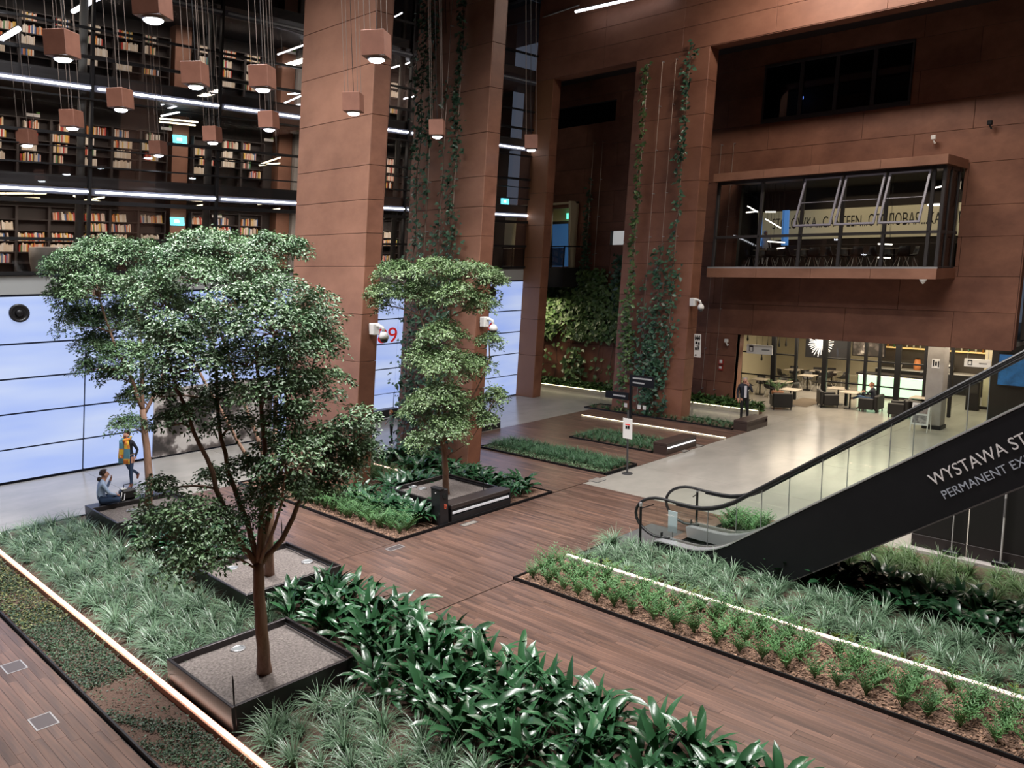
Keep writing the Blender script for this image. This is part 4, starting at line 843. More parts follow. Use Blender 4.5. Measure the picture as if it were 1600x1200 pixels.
# ================================================================= GROUND COVER AND LOW FOLIAGE (nobody could count it)
def scatter(name, label, n, boxf, L, m, up=.7, cat='ground cover', dens=None):
    pts = []
    while len(pts) < n:
        p = boxf()
        if dens is None or random.random() < dens(*p[:2]): pts.append(p)
    p = np.array(pts); d = RNG.normal(0, 1, (n, 3)); d[:, 2] = np.abs(d[:, 2])*.4
    nn = np.array([0, 0, 1.])*up+RNG.normal(0, .35, (n, 3)); ls = RNG.uniform(.6, 1.3, n)*L
    V, F = leafcards(p, d, nn, ls, ls*.6, .15, .15); return tag(link(name, npmesh(name, V, F, m)), label, cat, None, 'stuff')
def patch(x, y): 
    v = math.sin(x*5.1+y*2.3)+math.sin(y*1.37+1.1)+math.sin(x*9+y*4.7); return 1.0 if 12.6 < y < 16.5 else (.95 if v > .2 else .10 if y < 12.6 else .4)
GCV = mat('creeper_leaf', (.030, .070, .036), .5, 0, isl=.4, noise=(1.5, (.055, .105, .05), 2)); GCY = mat('creeper_leaf_yellow', (.16, .17, .055), .5, 0, isl=.35)
scatter('ground_cover', 'low creeping ground cover between the near plank floor and the left light strip', 15000, lambda: (random.uniform(3.84, 4.58), random.uniform(8.0, 21.7), .03+random.random()*.05), .042, GCV, dens=patch)
scatter('ground_cover', 'yellowish creeping ground cover at the far end of the left light strip', 2600, lambda: (random.uniform(3.84, 4.58), random.uniform(15.5, 21.7), .05+random.random()*.06), .045, GCY)
scatter('ground_cover', 'pale low ground cover along the front of the narrow far bed', 2600, lambda: (random.uniform(19.36, 19.8), random.uniform(14.7, 20.0), .03+random.random()*.06), .06, mat('pale_creeper', (.10, .17, .085), .5, 0, isl=.3))
scatter('low_foliage', 'low leafy plants along the foot of the ivy wall', 1500, lambda: (random.uniform(31.44, 31.8), random.uniform(21.2, 29.5), .12+random.random()*.34), .22, mat('low_leaf', (.05, .11, .03), .45, 0, isl=.4), .5, 'plant')
scatter('low_foliage', 'low ferns along the wall left of the restaurant opening', 800, lambda: (random.uniform(31.6, 31.9), random.uniform(15.9, 20.2), .10+random.random()*.36), .26, mat('low_leaf', (.05, .11, .03), .45, 0, isl=.4), .4, 'plant')
# ================================================================= TRELLIS WIRES AND CLIMBERS
WIRE = mat('trellis_wire', (.42, .34, .28), .4, .6); VINE = mat('vine_leaf', (.030, .082, .050), .35, 0, isl=.45, noise=(2, (.065, .14, .08), 2)); VING = mat('vine_leaf_green', (.055, .115, .038), .4, 0, isl=.45, noise=(2, (.12, .19, .065), 2)); STEM = mat('vine_stem', (.10, .07, .045), .8)
def wire(X, y, z0, z1, lab, g):
    t = thing('trellis_wire', lab, 'wire', (X+K*z0, y, z0), 0, g)
    MB().tube([(X+K*z0, y, z0), (X+K*z1, y, z1)], .011, 6).build('cable', WIRE, t)
    n = max(2, int((z1-z0)/1.6))
    for i in range(n+1):
        z = z0+(z1-z0)*i/n; MB().tube([(X+K*z-.01, y, z), (X+K*z+.14, y, z)], .018, 6).build('standoff', STEEL, t)
def vine(X, y, prof, lab, g, L=.17, m=VINE, wig=.12, per=58):
    """prof: list of (z, spread in y, density 0..1)"""
    z0, z1 = prof[0][0], prof[-1][0]; t = thing('climbing_vine', lab, 'vine', (X+K*z0, y, z0), 0, g); pts = []; z = z0; cy = y
    P_, D_, N_ = [], [], []
    while z < z1:
        i = 0
        while i < len(prof)-2 and prof[i+1][0] < z: i += 1
        u = (z-prof[i][0])/max(1e-6, prof[i+1][0]-prof[i][0]); sp = prof[i][1]+(prof[i+1][1]-prof[i][1])*u; de = prof[i][2]+(prof[i+1][2]-prof[i][2])*u
        cy = y+wig*math.sin(z*2.1+y*3)*.5; pts.append((X+K*z-.03, cy, z))
        for _ in range(np.random.poisson(per*de*.2)):
            P_.append((X+K*z-random.uniform(.02, .16), cy+random.gauss(0, sp), z+random.uniform(-.1, .1))); D_.append((-.5, random.gauss(0, 1), random.gauss(-.2, .5))); N_.append((-1, random.gauss(0, .4), .7+random.gauss(0, .4)))
        z += .2
    MB().tube(pts, .012, 5).build('stem', STEM, t)
    P_, D_, N_ = np.array(P_), np.array(D_), np.array(N_); ls = RNG.uniform(.6, 1.3, len(P_))*L; V, F = leafcards(P_, D_, N_, ls, ls*.75, .12, .25)
    o = link('foliage', npmesh('foliage', V-np.array((X+K*z0, y, z0)), F, m), t); o['kind'] = 'stuff'
np.random.seed(5)
G1 = 'trellis wires on the vine-covered pier'
for y in (21.4, 20.9, 20.2, 19.6): wire(17.0, y, 1.0, 17.0, 'trellis wire on the vine-covered pier', G1)
GV1 = 'vines on the pier'
vine(17.0, 21.4, [(.2, .35, .9), (3, .3, .9), (5, .2, .6), (8, .10, .5), (9, .16, .9), (11, .12, .8), (13, .18, 1), (14.2, .25, 1.5), (15, .1, .5), (17, .08, .5)], 'dark vine on the pier, strand nearest its left edge', None)
vine(17.0, 20.9, [(.2, .35, 1), (3, .3, 1), (6, .22, .7), (8, .06, .3), (10, .08, .5), (13, .1, .8), (17, .14, 1)], 'dark vine on the pier, second strand from its left edge', None)
vine(17.0, 20.2, [(.2, .35, 1), (3, .4, 1.2), (6, .35, 1.2), (7.2, .25, .9), (8, .03, .12), (10, .03, .1), (12, .06, .25)], 'short thick vine low in the middle of the pier', None)
vine(17.0, 19.6, [(.2, .3, 1), (2, .35, 1.2), (4.5, .3, 1.5), (6.3, .28, 1.8), (7.6, .18, 1.2), (9, .14, 1), (11, .12, 1), (13, .09, .9), (15, .1, .8), (17, .1, .8)], 'dense dark vine on the pier, strand nearest its right edge', None, .15)
G3 = 'trellis wires on the portal column'
for y in (20.5, 19.8, 19.15, 18.5): wire(28.25, y, .3, 14.5, 'trellis wire on the portal column', G3)
vine(28.25, 20.5, [(.2, .1, .2), (1.5, .2, .8), (3.2, .26, 2), (5, .10, .8), (7, .06, .5), (9, .055, .55), (12, .05, .6), (13.6, .10, .6), (14.5, .08, .5)], 'vine on the portal column, strand nearest its left edge', None, .19, VING)
vine(28.25, 19.8, [(.2, .05, .1), (2.6, .25, .7), (4, .2, .7), (5, .05, .2), (6, .03, .05)], 'short sparse vine low on the portal column left of its middle', None, .19, VINE)
vine(28.25, 19.15, [(.2, .2, 1.2), (1, .3, 2.4), (2.2, .34, 2.6), (3.3, .25, 1.4), (4.5, .15, .6), (6.5, .12, .6), (7.2, .05, .2)], 'thick vine clump low in the middle of the portal column', None, .22, VINE)
vine(28.25, 18.5, [(.3, .1, .4), (2.4, .08, .2), (4, .3, 1.2), (4.4, .2, .6), (6.2, .25, .9), (7, .08, .3), (9.5, .06, .25), (10.5, .1, .7), (12, .07, .7), (13.6, .08, .5), (14.2, .24, .8), (15.2, .1, .15)], 'vine on the portal column, strand nearest its right edge', None, .19, VINE)
G2 = 'trellis wires on the recessed wall'
for y in (25.9, 25.34): wire(31.75, y, 5, 12.2, 'trellis wire on the recessed wall above the ivy', G2)
for y in (19.4, 18.8, 18.2): wire(31.75, y, .8, 11.4, 'trellis wire on the recessed wall left of the glazed bay', 'trellis wires left of the glazed bay')
vine(31.75, 25.9, [(4.5, .3, 2), (5.6, .2, 1.4), (7, .12, 1.3), (8.5, .1, .7), (10.5, .05, .25)], 'vine climbing from the ivy up the recessed wall right of the balcony', None, .16, VINE)
vine(31.75, 23.7, [(4.0, .4, 2), (5, .2, 1.2), (6, .22, 1.4), (6.8, .15, 1)], 'vine climbing to the small wall opening', None, .22, VINE)
def ivyd(y, z):
    v = .55*math.sin(y*1.7+z*.9)+.5*math.sin(z*2.3-y*.8+1)+.4*math.sin(y*3.9)
    top = 5.3-.25*max(0, y-27)+(.7 if 24.5 < y < 26.2 else 0)
    if z > top: return 0
    if z > 2.6 and y > 21.6: return 1.0 if v > -.75 or z > 4.2 else .2
    return .45 if v > .35 else .04
pts = []
while len(pts) < 3600:
    y, z = random.uniform(21.2, 29.6), random.uniform(.3, 6)
    if random.random() < ivyd(y, z): pts.append((31.8+K*z-random.uniform(.02, .28), y, z))
n = len(pts); p = np.array(pts); ls = RNG.uniform(.7, 1.3, n)*.26; V, F = leafcards(p, np.stack([-np.ones(n)*.4, RNG.normal(0, .8, n), RNG.normal(-.5, .5, n)], 1), np.stack([-np.ones(n), RNG.normal(0, .4, n), .8+RNG.normal(0, .3, n)], 1), ls, ls*.8, .12, .25)
t = thing('climbing_ivy', 'mass of climbing ivy on the recessed wall under the balcony', 'ivy', (31.8, 25.4, .2))
o = link('foliage', npmesh('foliage', V-np.array((31.8, 25.4, .2)), F, VING), t); o['kind'] = 'stuff'
for y in (22.2, 23.0, 23.9, 24.8, 25.7, 26.6, 27.5, 28.4): MB().tube([(31.83+K*z, y+.12*math.sin(z*2+y), z) for z in (.2, 1.2, 2.2, 3.2, 4.2)], .014, 5).build('stem', STEM, t)
# ================================================================= PENDANT LAMPS
PEND = mat('pendant_rust', (.16, .065, .042), .55, .1, noise=(3, (.21, .09, .06), 5)); BULB = mat('lamp_lens', (1, 1, 1), .3, emit=(.86, .9, 1), estr=22); CAB = mat('lamp_cable', (.12, .09, .075), .6)
def make_pend():
    t = thing('pendant_lamp', '', 'lamp', (0, 0, 0), .6)
    s = .2; b = MB()
    b.box(-s, s, -s, s, -.17, .24, c=.008).build('shade', PEND, t, local=True)
    MB().lathe([(.155, -.165), (.15, -.20), (.12, -.20), (.115, -.17)], n=20).build('trim_ring', STEEL, t, local=True, smooth=True, fix=True)
    MB().lathe([(.135, -.17), (.13, -.215), (.09, -.24), (.001, -.25)], n=18, cap=False).build('lens', BULB, t, local=True)
    for x in (-.15, .15):
        for y in (-.15, .15): MB().tube([(x, y, .235), (x, y, 8.5)], .006, 4).build('cable', CAB, t, local=True)
    MB().tube([(.05, 0, .235), (.10, .02, 1.4), (.02, 0, 2.3), (.06, .01, 8.5)], .007, 4).build('power_cord', BLACK, t, local=True)
    return t
pend0 = make_pend()
def pl(px, py): q = P(px, py, 10.0); return Vector(q)
PD = [((97, 73), 'rust-coloured cube pendant lamp hanging upper left below the two glass lines'), ((238, 8), 'rust-coloured cube pendant lamp cut by the top edge of the photo'), ((305, 119), 'rust-coloured cube pendant lamp just above the upper light tube, left of the library pier'), ((410, 124), 'rust-coloured cube pendant lamp above and left of the bare pier'), ((188, 157), 'rust-coloured cube pendant lamp just below the upper light tube'), ((420, 190), 'rust-coloured cube pendant lamp nearest the left edge of the bare pier, lower one'), ((332, 212), 'rust-coloured cube pendant lamp in front of the library, right of the corten pier'), ((112, 188), 'rust-coloured cube pendant lamp over the second row of bookcases on the left'), ((42, 216), 'rust-coloured cube pendant lamp hanging lowest at the far left'), ((247, 233), 'smallest rust-coloured cube pendant lamp in front of the library'), ((588, 74), 'rust-coloured cube pendant lamp on the right edge of the bare pier'), ((552, 163), 'rust-coloured cube pendant lamp in front of the bare pier, middle one of three'), ((558, 226), 'rust-coloured cube pendant lamp in front of the bare pier, lowest of three'), ((683, 202), 'rust-coloured cube pendant lamp among the vines of the second pier, upper one'), ((700, 236), 'tiny rust-coloured pendant lamp among the vines of the second pier, lower one'), ((830, 224), 'rust-coloured cube pendant lamp on three long cables left of the portal')]
for i, (p, lab) in enumerate(PD):
    o = pend0 if i == 0 else dup(pend0, (0, 0, 0)); o.location = pl(*p); o.rotation_euler = (0, 0, random.uniform(.55, .75)); o['label'] = lab; o['group'] = 'rust-coloured cube pendant lamps'
    l = bpy.data.lights.new('pendant_beam', 'SPOT'); l.energy = 200; l.color = (.9, .94, 1); l.spot_size = math.radians(95); l.spot_blend = .6; l.shadow_soft_size = .1; lo = bpy.data.objects.new('pendant_beam', l); COL.objects.link(lo); lo.location = o.location+Vector((0, 0, -.34))
def linear(a, b, w, m, lab, grp=None, body=BLACK, nm='linear_lamp', top=None):
    a, b = np.array(a), np.array(b); t = thing(nm, lab, 'lamp', tuple((a+b)/2), 0, grp)
    MB().tube([a, b], w, 8).build('light_tube', m, t, smooth=True)
    u = np.array([0, 0, w*1.1]); MB().tube([a+u, b+u], w*.55, 6).build('housing', body, t)
    for q in (() if top is None else (a+(b-a)*.15+u, a+(b-a)*.85+u)): MB().tube([q, (q[0], q[1], top)], .006, 4).build('cable', BLACK, t)
    return t
linear(P(907, 21, 17.2)-np.array([.35, 0, 0]), P(1045, -10, 17.2)-np.array([.35, 0, 0]), .06, mat('roof_tube', (1, 1, 1), .4, emit=(.95, .95, 1), estr=4), 'bright white linear lamp high on the wall above the portal column')
MB().box(29.5, 29.7, 19.2, 19.6, 17.05, 17.3).build('junction_box', mat('box_grey', (.4, .4, .4), .5), bpy.data.objects['linear_lamp'])
MB().tube([P(846, 28, 17.7), P(905, 8, 17.7)], .03, 6).build('conduit', mat('box_grey', (.4, .4, .4), .5), bpy.data.objects['ceiling'])
linear(P(114, 18, 14.55), P(166, -10, 14.55), .07, LEDW, 'thick white linear lamp at the top left by the upper bookcases')
linear(P(-6, 66, 12.9), P(29, 45, 12.9), .07, LEDW, 'thick white linear lamp at the left edge of the photo')
def PYv(x, y, Y): d = ray(x, y); return EYE+d*Y/d[1]
TL = [((252, 163), (326, 147), LEDW), ((262, 170), (326, 149), LEDW), ((252, 181), (280, 175), LEDW), ((250, 185), (309, 191), LEDN), ((249, 190), (305, 196), LEDN), ((412, 175), (472, 149), LEDW), ((420, 172), (470, 163), LEDW), ((434, 85), (476, 70), LEDW), ((450, 147), (472, 145), LEDW), ((405, 257), (438, 246), LEDN), ((405, 258), (437, 255), LEDN), ((0, 302), (72, 302), LEDN), ((0, 309), (62, 310), LEDN), ((115, 306), (140, 316), LEDN), ((120, 315), (163, 308), LEDN), ((142, 312), (165, 317), LEDN), ((250, 309), (316, 314), LEDN), ((296, 324), (317, 320), LEDN), ((403, 319), (433, 316), LEDN), ((417, 329), (437, 326), LEDN), ((612, 106), (650, 95), LEDW), ((628, 155), (650, 150), LEDW), ((617, 26), (632, 18), LEDW)]
for i, (a, b, m) in enumerate(TL):
    Y = 28.6+.05*(i % 4); linear(PYv(*a, Y), PYv(*b, Y+.3), .028, m, ('white' if m is LEDW else 'warm yellow')+' slanting tube lamp under a library ceiling, '+('lower library floor' if a[1] > 290 else 'middle library floor' if a[1] > 140 else 'upper library floor'), 'slanting tube lamps in the library', nm='tube_lamp', top=8.74 if a[1] > 290 else 11.8 if a[1] > 140 else 15.02)
EXM = mat('exit_cyan', (.1, .7, .7), .3, emit=(.15, .75, .95), estr=2.2)
def exit_sign(q, lab, green=False, ax='y'):
    t = thing('exit_sign', lab, 'sign', tuple(q)); m = mat('exit_green', (.1, .7, .4), .3, emit=(.12, .8, .5), estr=1.8) if green else EXM
    w, h = .26, .15
    if q[1] < 29 and not green: MB().tube([(0, 0, .14), (0, 0, 8.74-q[2])], .012, 6).build('rod', BLACK, t, local=True)
    if ax == 'y': MB().box(-w, w, -.03, .03, -h, h, c=.01).build('sign_box', m, t, local=True); MB().box(-.12, .06, -.036, -.031, -.05, .05).build('arrow', mat('exit_white', (1, 1, 1), .5, emit=(1, 1, 1), estr=2), t, local=True)
    else: MB().box(-.03, .03, -w, w, -h, h, c=.01).build('sign_box', m, t, local=True); MB().box(-.036, -.031, -.1, .08, -.05, .06).build('arrow', mat('exit_white', (1, 1, 1), .5, emit=(1, 1, 1), estr=2), t, local=True)
exit_sign(PYv(281, 218, 30.415), 'cyan glowing exit sign on the corten pier of the middle library floor'); exit_sign(PYv(277, 346, 30.415), 'cyan glowing exit sign on the corten pier of the lowest library floor'); exit_sign(PYv(789, 315, 28.4), 'cyan glowing exit sign behind the glass left of the portal')
# ================================================================= BOOKCASES AND BOOKS
BC = mat('dark_bookcase', (.020, .014, .013), .6)
BCOL = [('cream', (.62, .52, .40)), ('white', (.70, .64, .56)), ('red', (.45, .045, .03)), ('orange', (.60, .20, .06)), ('yellow', (.65, .42, .08)), ('blue', (.06, .14, .34)), ('dark brown', (.09, .05, .035)), ('green', (.08, .22, .08)), ('pale pink', (.60, .36, .30))]
BM = [mat('book_'+n.replace(' ', '_'), c, .6) for n, c in BCOL]; BW = [.27, .22, .11, .09, .07, .06, .06, .04, .08]
BME = []
for m in BM:
    mb = MB(); mb.box(-.5, .5, 0, .07, 0, 1, c=.0); mb.box(-.42, .42, .07, 1, .02, .96, mi=1); mb.box(-.5, -.42, .07, 1, 0, 1); mb.box(.42, .5, .07, 1, 0, 1); BME.append(mb.mesh('book', [m, BM[1]]))
LV_ = [(6.06, [6.47, 6.82, 7.17, 7.52, 7.87], 2.25, 'lowest', (.55, .97)), (9.06, [9.37, 9.72, 10.07, 10.42, 10.77], 2.05, 'middle', (.35, .72)), (12.12, [12.7, 13.05, 13.4, 13.75, 14.14], 2.3, 'upper', (.4, .75))]
books = []; YF = 30.22
for li, (zf, rows, H, nm, fl) in enumerate(LV_):
    X = 4.72; i = 0
    while X < 27:
        W_ = .97
        if any(a-.05 < X+W_ and X < b+.05 for a, b in ((12.72, 13.36), (17.05, 18.35), (21.55, 22.25))): X += .12; continue
        if X > 18.4 and not (20.2 < X < 23.0 or 25.0 < X): X += W_; continue
        t = thing('bookcase', 'dark wooden bookcase on the '+nm+' library floor, '+('left of the rust-coloured library pier' if X < 12.7 else 'right of the rust-coloured library pier' if X < 18 else 'seen between the two leaning piers' if X < 24 else 'seen right of the vine-covered pier'), 'bookcase', (X+K*zf, YF, zf), 0, 'dark bookcases on the '+nm+' library floor')
        k_ = dict(k=K); 
        MB().box(X, X+.04, YF, YF+.30, zf, zf+H, **k_).build('side_panel', BC, t); MB().box(X+W_-.04, X+W_, YF, YF+.30, zf, zf+H, **k_).build('side_panel', BC, t)
        MB().box(X+.04, X+W_-.04, YF+.27, YF+.30, zf, zf+H, **k_).build('back_panel', BC, t)
        for z in rows+[zf+H]: MB().box(X+.04, X+W_-.04, YF+.01, YF+.27, z-.035, z-.005, **k_).build('shelf', BC, t)
        for ri, z in enumerate(rows):
            if li and ri == 0: continue
            if random.random() < .10: continue
            f = random.uniform(*fl)*(W_-.1); x = X+.05+random.uniform(0, max(0, W_-.1-f))*random.choice([0, 1, .3]); x1 = x+f
            base = random.choice([(0, 1), None, None, None]); xx = x
            while xx < x1-.02:
                w = random.uniform(.024, .05); c = random.choice(base) if base else random.choices(range(9), BW)[0]; h = random.uniform(.21, .29)
                if random.random() > .03: books.append((xx+w/2, z-.005, w, h, c, li, X))
                xx += w+.002
        X += W_; i += 1
def bkey(b): return (0 if b[5] == 0 else 1, -b[1] if b[5] == 0 else b[0])
bl = sorted([b for b in books if b[5] == 0 and b[1] > 7.1 and b[0] < 17], key=lambda b: b[0])[:300]; ids = {id(b) for b in bl}
sb = [MB(), MB(), MB()]
for b in books:
    x, z, w, h, c, li, X = b; dpt = random.uniform(.14, .19)
    if id(b) in ids:
        o = link('book', BME[c], None, (x+K*z, YF+.03, z)); o.scale = (w*.96, dpt, h); tag(o, BCOL[c][0]+' book standing on a shelf of the lowest library floor', 'book', 'books on the lowest library floor')
    else: sb[li].box(x-w*.48, x+w*.48, YF+.03, YF+.03+dpt, z, z+h, k=K, mi=c)
for i, n in enumerate(('lowest', 'middle', 'upper')): tag(sb[i].build('books', BM), 'rows of more books on the shelves of the '+n+' library floor', 'books', None, 'stuff')
for px, py in ((52, 180), (460, 207), (455, 82), (260, 201), (420, 219), (678//4+170, 338)):
    q = PYv(px, py, 30.3); t = thing('shelf_label', 'white label board on top of a library bookcase', 'sign', tuple(q), 0, 'label boards on bookcases'); MB().box(-.2, .2, -.01, .01, -.05, .05).build('board', WHITE, t, local=True); MB().box(.1, .2, -.012, .012, .05, .11).build('tab', mat('label_green', (.2, .4, .12), .6), t, local=True)
t = thing('tub_chair', 'rounded beige tub chair at the library edge left of the tree crowns', 'chair', (7.9, 27.9, 6.06))
MB().lathe([(.42, .1), (.45, .5), (.44, .85), (.36, .87), (.34, .5), (.001, .48)], (8.5, 28.0, 6.06), 20, cap=False).build('shell', mat('beige_leather', (.30, .27, .23), .5), t, smooth=True, fix=True); MB().lathe([(.3, 0), (.32, .1)], (8.5, 28.0, 6.06), 16).build('base', BLACK, t)
# ================================================================= BALCONY, DOORWAY, OPENING
t = thing('balcony', 'black steel balcony with a bar railing above the ivy', 'balcony', (31.2, 28, 6.1), kind='structure')
MB().box(30.5, 31.9, 26.25, 30.6, 5.15, 6.1, k=K).build('slab', mat('balcony_black', (.010, .009, .009), .6), t)
MB().box(30.5, 30.55, 26.25, 30.6, 7.12, 7.18, k=K).build('top_rail', BLACK, t); MB().box(30.5, 31.9, 26.25, 26.3, 7.12, 7.18, k=K).build('top_rail', BLACK, t)
for y in (26.27, 27.15, 28.05, 28.95, 29.8): MB().box(30.5, 30.55, y, y+.05, 6.1, 7.12, k=K).build('baluster', BLACK, t)
MB().box(30.51, 30.53, 26.3, 30.5, 6.2, 7.08, k=K).build('mesh_infill', glass('smoked_infill', (.35, .32, .32), .03), t)
D1 = thing('door_1', None, None, (32.5, 28, 6.1), kind='structure')
MB().box(35.0, 35.1, 25.5, 31.5, 6.0, 9.4).build('back_wall', CREAM, D1); MB().box(32.2, 35.1, 26.7, 26.85, 6.0, 9.4).build('side_wall', CREAM, D1); MB().box(32.2, 35.1, 31.4, 31.5, 6.0, 9.4).build('side_wall', CREAM, D1); MB().box(32.6, 35.1, 26.7, 31.5, 9.3, 9.4).build('soffit', CREAM, D1); MB().box(31.9, 35.1, 26.7, 31.5, 6.0, 6.1).build('floor_panel', CARP if 'CARP' in globals() else DARK, D1)
for y in (27.75, 29.0, 30.3): MB().box(34.9, 35.0, y, y+.12, 6.1, 8.55).build('frame_post', FRM, D1)
MB().box(34.9, 35.0, 27.75, 30.42, 8.45, 8.6).build('frame_head', FRM, D1)
for a, b in ((27.87, 29.0), (29.12, 30.3)): MB().box(34.94, 34.96, a, b, 6.1, 8.45).build('door_leaf', mat('blue_door_glass', (.03, .10, .25), .15, emit=(.06, .2, .5), estr=.22), D1)
MB().box(34.92, 34.935, 28.0, 28.35, 7.4, 8.35).build('poster', WHITE, D1)
MB().box(31.85, 31.97, 26.96, 27.05, 6.15, 9.13, k=K).build('side_frame', mat('grey_frame', (.22, .24, .3), .4), D1)
exit_sign((34.8, 28.9, 8.85), 'green glowing exit sign above the door behind the balcony', True, 'x')
t = thing('wall_board', 'white lettered board seen through the small opening in the recessed wall', 'sign', (33.2, 24.1, 7.5)); MB().box(33.4, 33.45, 22.8, 25.2, 6.8, 8.9).build('board', mat('lit_white', (.8, .8, .8), .5, emit=(1, 1, 1), estr=.35), t); text('lettering', 'STOŁÓWKA', t, (33.39, 25.1, 8.22), (0, -1, 0), (0, 0, 1), .55, BLACK, 2.2)
# ================================================================= RESTAURANT
R4 = thing('wall_restaurant', None, None, (40, 13, 0), kind='structure')
MB().box(43.6, 43.8, 4, 21.2, 0, 3.4).build('back_wall', CREAM, R4); MB().box(31.95, 43.8, 21.0, 21.2, 0, 3.4).build('side_wall', CREAM, R4); MB().box(32.4, 43.8, 6.97, 21.2, 3.35, 3.5).build('ceiling_panel', mat('ceiling_grey', (.25, .24, .22), .8), R4)
MB().box(36.7, 36.9, 2.0, 8.6, 0, 3.4).build('dark_screen_wall', mat('void_black', (.006, .006, .007), .5), R4)
MB().box(39.2, 39.9, 8.75, 9.45, 0, 3.35).build('cream_pillar', CREAM, R4); MB().box(39.15, 39.95, 8.7, 9.5, 0, .12).build('pillar_base', BLACK, R4)
CP = thing('pillar', 'square raw concrete pillar with a black base at the restaurant front', 'pillar', (33.5, 9.65, 0), kind='structure')
MB().box(33.2, 33.8, 9.35, 9.95, .14, 3.35, c=.02).build('shaft', CONCP, CP); MB().box(33.16, 33.84, 9.31, 9.99, 0, .15, c=.01).build('base', BLACK, CP)
MB().box(33.19, 33.2, 9.5, 9.78, 2.35, 2.7).build('sign_plate', WHITE, CP); m = MB(); m.box(33.18, 33.19, 9.52, 9.56, 2.4, 2.62); m.box(33.18, 33.19, 9.7, 9.74, 2.42, 2.66); m.box(33.18, 33.19, 9.6, 9.66, 2.45, 2.6); tag(m.build('pictogram', BLACK, CP), kind='stuff')
W4 = thing('window_4', None, None, (36.2, 13, 0), kind='structure')
PY_ = [20.9, 19.3, 17.6, 16.5, 15.15, 14.1, 13.35, 12.75, 12.0, 10.9, 9.9]
for i, y in enumerate(PY_):
    w = .11 if i in (2, 4, 8) else .06; MB().box(36.15, 36.3, y-w, y+w, 0, 3.35, c=.01).build('post', BLACK, W4)
for a, b in zip(PY_, PY_[1:]):
    if (a, b) == (16.5, 15.15): continue
    for z in (1.0, 2.06): MB().box(36.18, 36.24, b+.06, a-.06, z-.03, z+.03).build('transom', BLACK, W4)
    MB().box(36.2, 36.21, b+.06, a-.06, .03, 3.35).build('pane', glass('clear_glass', (.97, .97, .95), .02), W4)
tag(MB().box(34.6, 36.9, 15.2, 16.4, .0, .014, c=.004).build('door_mat', mat('mat_brown', (.10, .075, .05), .95, noise=(20, (.13, .10, .07), 4))), 'brown rectangular entrance mat at the open restaurant door', 'mat')
t = thing('bar_counter', 'bar counter with a pale green lit front in the restaurant', 'counter', (39.6, 13, 0))
MB().box(39.35, 39.4, 11.4, 14.8, .12, 1.0).build('lit_front', mat('green_lit', (.5, .8, .6), .4, emit=(.55, 1, .75), estr=.75), t); MB().box(39.3, 40.0, 11.3, 14.9, 1.04, 1.12, c=.01).build('counter_top', BLACK, t); MB().box(39.4, 40, 11.35, 14.85, 0, 1.03).build('body', BLACK, t); MB().box(39.34, 39.36, 11.4, 14.8, 1.0, 1.03).build('light_edge', LEDN, t)
t = thing('back_bar', 'tall dark back bar with warm lit bottle shelves behind the counter', 'shelf', (43.2, 12, 0)); MB().box(43.3, 43.55, 8.8, 15.2, 0, 3.3).build('back_panel', mat('backbar', (.05, .04, .03), .6), t)
for z in (2.05, 2.6): MB().box(43.0, 43.3, 8.8, 15.2, z-.05, z, c=.005).build('shelf', mat('lit_shelf', (.6, .42, .16), .5, emit=(1, .65, .22), estr=.8), t)
MB().box(42.6, 43.25, 8.8, 15.2, 0, .95).build('back_counter', BLACK, t); MB().box(42.6, 43.25, 8.8, 15.2, .95, 1.0).build('counter_top', mat('pale_top', (.5, .5, .48), .3), t)
bmesh_ = [MB().lathe([(.04, 0), (.04, .18), (.015, .24), (.015, .31)], n=8).mesh('bottle', mat('bottle_'+n, c, .15)) for n, c in (('amber', (.35, .15, .03)), ('green', (.03, .12, .05)), ('clear', (.5, .5, .45)))]
for i in range(40): tag(link('bottle', random.choice(bmesh_), None, (43.14, 8.95+(i % 20)*.31, 2.05+.55*(i//20))), 'bottle on the warm lit bar shelves', 'bottle', 'bottles on the bar shelves')
for i, (y, h) in enumerate(((11.8, .5), (12.5, .42), (13.3, .55), (14.2, .4))): t = thing('coffee_machine' if i == 0 else 'jar', ('steel coffee machine', 'first glass jar', 'stack of orange cups', 'second glass jar')[i]+' on the back counter of the bar', 'machine' if i == 0 else 'jar', (42.9, y, 1.0)); MB().lathe([(.16, 0), (.18, h*.5), (.12, h)], (42.9, y, 1.0), 12).build('body', (STEEL, WHITE, mat('cup_orange', (.7, .25, .08), .5), WHITE)[i], t, smooth=True); MB().lathe([(.13, h), (.05, h+.06)], (42.9, y, 1.0), 12).build('lid', BLACK, t)
# sunburst lamp and picture
t = thing('sunburst_lamp', 'round white sunburst lamp on a dark panel in the restaurant', 'lamp', (41, 17.2, 2.2)); MB().box(41.0, 41.05, 15.9, 18.2, 1.45, 3.2).build('back_panel', mat('dark_panel', (.03, .03, .035), .5), t)
m = MB(); c = np.array([40.9, 17.35, 2.22]); mw = mat('ray_white', (.9, .88, .85), .4, emit=(1, .95, .88), estr=.9)
for i in range(34):
    w = 2*math.pi*i/34; r1 = random.uniform(.55, .72); d = np.array([0, math.cos(w), math.sin(w)]); m.tube([c+d*.08, c+d*r1+np.array([-.08*(i % 3), 0, 0])], .018, 4)
tag(m.build('rays', mw, t), kind='stuff'); MB().lathe([(.12, 0), (.1, -.05), (.001, -.08)], tuple(c), 14, axis='x').build('hub', mw, t)
t = thing('framed_picture', 'black and white framed picture right of the sunburst lamp', 'picture', (42, 15.6, 2.3)); MB().box(41.0, 41.04, 14.2, 15.8, 1.7, 3.0).build('frame', BLACK, t); MB().box(40.98, 41.0, 14.26, 15.74, 1.76, 2.94).build('print', MUR, t)
